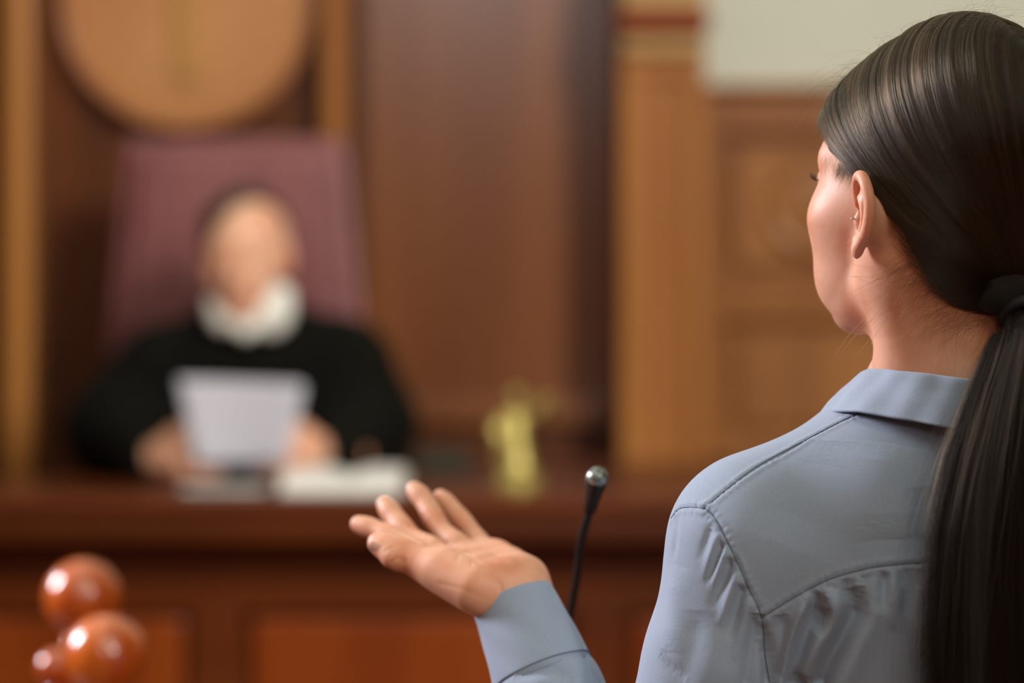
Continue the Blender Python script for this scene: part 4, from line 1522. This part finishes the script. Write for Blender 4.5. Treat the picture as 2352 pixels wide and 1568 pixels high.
def near(line, R):
    lo = line.min(0) - R; hi = line.max(0) + R
    m = np.nonzero(facing & (sv > lo).all(1) & (sv < hi).all(1))[0]
    best = np.full(len(m), 9.0); arg = np.zeros(len(m), int)
    for k, p in enumerate(line):
        d = np.linalg.norm(sv[m] - p, axis=1)
        b = d < best
        best[b] = d[b]; arg[b] = k
    return m, best, arg


def fold(pts, width, amp, taper=(0.25, 0.25), line=None):
    """ridge (amp > 0) or valley (amp < 0) along a traced line"""
    ln = trace(pts) if line is None else line
    m, d, a = near(ln, width * 2.6)
    t = a / max(1, len(ln) - 1)
    w = np.ones(len(t))
    if taper[0]:
        w *= np.clip(t / taper[0], 0, 1) ** 0.8
    if taper[1]:
        w *= np.clip((1 - t) / taper[1], 0, 1) ** 0.8
    disp[m] += 1.35 * amp * w * np.exp(-(d / width) ** 2)


def seam(pts, stitch=True):
    """sewn seam: a groove with a slight pad beside it and puckers"""
    ln = trace(pts)
    m, d, a = near(ln, 0.012)
    s_ = a * 0.0025
    disp[m] += -0.0011 * np.exp(-(d / 0.0011) ** 2) + 0.00055 * np.exp(-((d - 0.0032) / 0.0022) ** 2) \
        + (0.00022 * np.sin(s_ / 0.0052 * 2 * PI + noise3(ln[a], 60, 5) * 4) * np.exp(-((d - 0.003) / 0.0035) ** 2) if stitch else 0)
    return ln


S_FRONT = [(1976, 947), (1930, 968), (1850, 1010), (1740, 1070), (1660, 1130), (1617, 1167)]
S_CAP = [(1541, 1190), (1560, 1168), (1590, 1164), (1617, 1167)]
S_ARM = [(1617, 1167), (1640, 1187), (1680, 1262), (1720, 1350), (1750, 1418), (1757, 1500), (1768, 1566)]
S_YOKE = [(1750, 1418), (1800, 1386), (1870, 1346), (1930, 1321), (2020, 1300), (2150, 1290), (2300, 1285)]
seams = [seam(S_FRONT), seam(S_CAP), seam(S_ARM), seam(S_YOKE)]

# folds in the sleeve below the armhole seam
fold([(1634, 1200), (1622, 1240), (1604, 1292)], .0032, -.0014, (.2, .5))
fold([(1650, 1222), (1636, 1266), (1614, 1330)], .0030, .0014, (.2, .5))
fold([(1660, 1238), (1644, 1285), (1618, 1350)], .0030, -.0018, (.15, .5))
fold([(1670, 1258), (1656, 1298), (1636, 1350)], .0030, .0019, (.15, .5))
fold([(1682, 1278), (1662, 1330), (1632, 1400)], .0032, -.0022, (.12, .5))
fold([(1696, 1312), (1677, 1366), (1652, 1440)], .0034, .0026, (.12, .5))
fold([(1708, 1340), (1692, 1396), (1670, 1470)], .0034, -.0026, (.12, .4))
fold([(1722, 1370), (1708, 1436), (1690, 1520)], .0038, .0022, (.12, .4))
fold([(1740, 1405), (1728, 1480), (1716, 1566)], .0050, -.0034, (.15, 0))
fold([(1560, 1300), (1548, 1400), (1540, 1500)], .0120, .0016)
fold([(1515, 1500), (1540, 1535), (1575, 1562)], .0050, -.0016, (.4, .4))
fold([(1600, 1400), (1590, 1480), (1570, 1560)], .0100, -.0018, (.3, 0))
fold([(1555, 1180), (1552, 1230), (1545, 1290)], .0040, -.0008)
# folds in the back below the yoke
fold([(1754, 1432), (1763, 1500), (1770, 1566)], .0055, -.0060, (.5, 0))
fold([(1795, 1408), (1800, 1470), (1788, 1566)], .0050, -.0024, (.15, .1))
fold([(1862, 1360), (1838, 1410), (1812, 1480), (1790, 1566)], .0042, .0062, (.2, 0))
fold([(1885, 1360), (1866, 1410), (1850, 1450), (1822, 1566)], .0060, -.0050, (.2, 0))
fold([(1900, 1345), (1918, 1390), (1915, 1430), (1880, 1490), (1840, 1566)], .0065, .0062, (.15, .1))
fold([(1892, 1392), (1888, 1425), (1872, 1455)], .0050, -.0040, (.3, .3))
fold([(1965, 1345), (1968, 1400), (1935, 1460), (1880, 1566)], .0085, -.0095, (.25, 0))
fold([(2006, 1325), (2000, 1390), (1970, 1470), (1930, 1566)], .0110, .0055, (.3, 0))
fold([(2030, 1310), (2026, 1360), (2020, 1410)], .0045, -.0026, (.3, .5))
fold([(2060, 1306), (2058, 1370), (2050, 1450)], .0055, .0026, (.3, .5))
fold([(2085, 1304), (2085, 1360), (2078, 1420)], .0045, -.0022, (.3, .5))
fold([(2115, 1300), (2118, 1400), (2120, 1500)], .0060, .0024, (.3, .3))
fold([(1940, 1325), (1942, 1350), (1938, 1385)], .0035, -.0024, (.3, .5))
for k in range(16):
    x = 1880 + 19 * k + rng.normal(0, 3)
    y = np.interp(x, [1748, 1800, 1870, 1930, 2020, 2150, 2300], [1417, 1386, 1346, 1321, 1300, 1290, 1285]) + 11
    ln_ = 35 + 60 * rng.random()
    fold([(x, y), (x - 2, y + ln_ * .5), (x - 6, y + ln_)], .0028, (.0013 if k % 2 else -.0012), (.3, .6))
# the yoke lies smooth: only a soft hollow along the blade
fold([(2060, 1020), (2040, 1120), (2050, 1240)], .0260, .0028)
fold([(1900, 1010), (1850, 1120), (1800, 1250)], .0300, -.0024)
fold([(2110, 1120), (2130, 1200), (2150, 1280)], .0120, -.0020)
# forearm: a twist above the cuff
fold([(1335, 1480), (1350, 1520), (1380, 1566)], .0022, -.0016, (0, 0))
fold([(1180, 1545), (1250, 1535), (1320, 1555)], .0070, -.0022)

disp += 0.00012 * noise3(sv, 70, 2) * facing + 0.0007 * noise3(sv, 16, 4) * facing
sv2 = sv + sn * disp[:, None]
shirt_o = obj('shirt', make_mesh('shirt', sv2, sf), M_shirt, woman)
shirt_bvh = bvh_of(sv2, sf)
for pts in (S_FRONT, S_CAP, S_ARM, S_YOKE):
    ln = trace(pts, 0.002)
    ln = ln + (np.array([0, 0, CAM_Z]) - ln) * 0.0002
    MB().tube(ln, 0.00034, 6).build('seam', M_thread, shirt_o, smooth=True)

# ---- cuff: a double layer of stiffer cloth with an open end
def cuff():
    n, m_ = 72, 26
    a1 = np.cross(axis, [0, 1.0, 0]); a1 /= np.linalg.norm(a1); a2 = np.cross(axis, a1)
    L_ = 0.067
    V = []
    prof = []
    for k in range(m_ + 1):                                   # inside, from deep to the rim
        t = 1 - k / m_
        prof.append((t * 0.045, 0.0285 + 0.003 * t))
    prof += [(-0.0006, 0.0290), (-0.0010, 0.0300), (-0.0006, 0.0310)]
    for k in range(m_ + 1):
        t = k / m_
        r = 0.0314 + 0.0078 * t
        if t > 0.955:
            r -= 0.0012
        prof.append((t * L_, r))
    prof.append((L_ + 0.002, 0.034))
    V = []
    for (x, r) in prof:
        for i in range(n):
            w_ = 2 * PI * i / n
            wav = 1 + 0.022 * math.sin(2 * w_ + 0.6) + 0.012 * math.sin(3 * w_ + x * 60) + 0.006 * math.sin(7 * w_ + x * 180)
            tilt = 0.0016 * math.sin(w_ + 1.0)
            V.append(CW + axis * (x + tilt) + (a1 * math.cos(w_) + a2 * math.sin(w_)) * r * wav)
    F = []
    for k in range(len(prof) - 1):
        for i in range(n):
            j = (i + 1) % n
            F.append((k * n + i, k * n + j, (k + 1) * n + j, (k + 1) * n + i))
    V = np.array(V)
    o = obj('cuff', make_mesh('cuff', V, np.array(F)), M_shirt, shirt_o)
    base = (len(prof) - 4) * n
    ring_ = V[base:base + n] + (V[base:base + n] - CW - axis * 0.06) * 0.012
    MB().tube(ring_, 0.00038, 6, closed=True).build('seam', M_thread, shirt_o, smooth=True)
    return o


cuff()

# ---- collar: stand and fall in one folded strip
def collar():
    c = np.array([0.3235, 1.768])
    n = 90
    rows = []
    A0, A1 = math.radians(-238), math.radians(40)             # around the back, open at the front
    V = []
    # angle: -180 = camera left, -90 = towards the camera
    keyA = [-238, -222, -208, -195, -182, -172, -150, -120, -90, -60, -20, 10, 40]
    z_top = [1.412, 1.438, 1.4560, 1.4680, 1.4760, 1.4790, 1.4790, 1.4765, 1.4720, 1.4715, 1.474, 1.462, 1.432]
    r_top = [.116, .104, .0900, .0755, .0655, .0630, .0620, .0620, .0630, .062, .062, .063, .066]
    z_bot = [1.392, 1.420, 1.4400, 1.4470, 1.4480, 1.4490, 1.4500, 1.4440, 1.4365, 1.436, 1.442, 1.425, 1.395]
    r_bot = [.124, .116, .1060, .0965, .0925, .0905, .0870, .0840, .0830, .083, .086, .090, .096]
    cols = 16
    for i in range(n + 1):
        a = A0 + (A1 - A0) * i / n
        ad = math.degrees(a)
        zt, rt, zb, rb = [np.interp(ad, keyA, q) for q in (z_top, r_top, z_bot, r_bot)]
        e = np.array([math.cos(a), math.sin(a)])
        prof = [(rt + 0.001, zt - 0.032), (rt - 0.001, zt - 0.016), (rt - 0.001, zt - 0.004), (rt + 0.0008, zt), (rt + 0.0040, zt - 0.0012), (rt * .75 + rb * .25 + .003, zt * .72 + zb * .28),
                (rt * .45 + rb * .55 + .003, zt * .42 + zb * .58), (rt * .15 + rb * .85 + .001, zt * .14 + zb * .86), (rb, zb)]
        pp_ = catmull([(x, z, 0) for x, z in prof], 3)
        for x, z, _ in pp_:
            w_ = 0.0008 * math.sin(a * 9 + z * 130) + 0.0007 * math.sin(a * 17 - z * 90)
            V.append((c[0] + e[0] * (x + w_), c[1] + e[1] * (x + w_) * 0.97, z))
    m_ = len(pp_)
    F = []
    for i in range(n):
        for j in range(m_ - 1):
            F.append((i * m_ + j, (i + 1) * m_ + j, (i + 1) * m_ + j + 1, i * m_ + j + 1))
    o = obj('collar', make_mesh('collar', np.array(V), np.array(F)), M_shirt, shirt_o)
    md = o.modifiers.new('thickness', 'SOLIDIFY'); md.thickness = 0.0022; md.offset = 0
    return o


collar()

# ---- trousers and shoes, below the frame
M_trouser = vary(mat('dark_trouser_cloth', (40, 42, 50), 0.85), (32, 34, 42), (40, 40, 40), 2)
s = Sculpt((0.08, 1.60, 0.03), (0.58, 2.02, 1.02), 0.008)
s.ell((0.322, 1.79, 0.93), (0.172, 0.122, 0.11), 0)
for q in (-1, 1):
    s.chain([(0.322 + q * 0.085, 1.79, 0.88), (0.322 + q * 0.10, 1.80, 0.50), (0.322 + q * 0.105, 1.785, 0.075)], [.096, .068, .056], .04)
s.cut(lambda X, Y, Z: 0.055 - Z)
v, f = s.mesh(2)
obj('trousers', make_mesh('trousers', v, f), M_trouser, woman)
for q in (-1, 1):
    s = Sculpt((0.322 + q * 0.105 - 0.07, 1.68, -0.01), (0.322 + q * 0.105 + 0.07, 2.02, 0.14), 0.005)
    x = 0.322 + q * 0.105
    s.chain([(x, 1.765, 0.042), (x, 1.86, 0.040), (x + q * 0.004, 1.945, 0.026)], [.034, .040, .026], .02)
    s.cap((x, 1.775, 0.06), (x, 1.78, 0.10), .036, .038, .02)
    s.cut(lambda X, Y, Z: 0.0012 - Z)
    v, f = s.mesh(1)
    obj('shoe', make_mesh('shoe', v, f), M_black, woman)
# ================================================================== camera and light
cam = bpy.data.cameras.new('camera')
cam.lens = 85; cam.sensor_width = 36; cam.sensor_fit = 'HORIZONTAL'
cam.clip_start = 0.05; cam.clip_end = 60
cam.dof.use_dof = True
cam.dof.focus_distance = 1.735
cam.dof.aperture_fstop = 2.2
co = bpy.data.objects.new('camera', cam)
COL.objects.link(co)
co.location = (0, 0, CAM_Z); co.rotation_euler = (PI / 2, 0, 0)
scene.camera = co


def area(name, loc, target, sx, sy, power, col):
    ld = bpy.data.lights.new(name, 'AREA')
    ld.shape = 'RECTANGLE'; ld.size = sx; ld.size_y = sy; ld.energy = power; ld.color = col
    o = bpy.data.objects.new(name, ld); COL.objects.link(o)
    o.location = loc
    d = Vector(target) - Vector(loc)
    o.rotation_euler = d.to_track_quat('-Z', 'Y').to_euler()
    return o


# daylight through the high window on the right behind the camera: the key light of the room
area('window_light_right', (RX1 + 0.02, (WK[0] + WK[1]) / 2, (WK[2] + WK[3]) / 2), (0, (WK[0] + WK[1]) / 2, (WK[2] + WK[3]) / 2), WK[1] - WK[0], WK[3] - WK[2], 2450, (1.0, 0.97, 0.87))
# daylight through the high rear window
area('window_light_rear', ((WR[0] + WR[1]) / 2, RY0 - 0.02, (WR[2] + WR[3]) / 2), ((WR[0] + WR[1]) / 2, 0, (WR[2] + WR[3]) / 2), WR[1] - WR[0], WR[3] - WR[2], 88, (0.86, 0.97, 1.0))
# daylight through the window in the left wall
area('window_light_left', (RX0 - 0.02, (WL[0] + WL[1]) / 2, (WL[2] + WL[3]) / 2), (0, (WL[0] + WL[1]) / 2, (WL[2] + WL[3]) / 2), WL[1] - WL[0], WL[3] - WL[2], 680, (0.94, 0.91, 1.0))
# weak overhead fill, added; no lamp is known there
area('added_overhead_fill', (-1.5, 0.0, RH - 0.05), (-1.5, 0.0, 0), 1.2, 1.2, 15, (1.0, 0.95, 0.9))

# small bright wall lamp high on the left
pl = bpy.data.lights.new('wall_lamp_left', 'POINT'); pl.energy = 130; pl.shadow_soft_size = 0.06; pl.color = (1.0, 0.97, 0.95)
po = bpy.data.objects.new('wall_lamp_left', pl); COL.objects.link(po); po.location = (-4.3, 4.65, 3.3)

w = bpy.data.worlds.new('world'); scene.world = w
w.use_nodes = True
w.node_tree.nodes['Background'].inputs[0].default_value = (0.75, 0.85, 1.0, 1)
w.node_tree.nodes['Background'].inputs[1].default_value = 0.3
vs = scene.view_settings
vs.view_transform = 'Standard'; vs.look = 'None'; vs.gamma = 1.0; vs.use_curve_mapping = False
vs.exposure = -0.2

# shorter light paths: the room is dark wood, little is gained beyond a few bounces
cy_ = scene.cycles
cy_.max_bounces = 6; cy_.diffuse_bounces = 3; cy_.glossy_bounces = 3; cy_.transmission_bounces = 4
cy_.transparent_max_bounces = 4
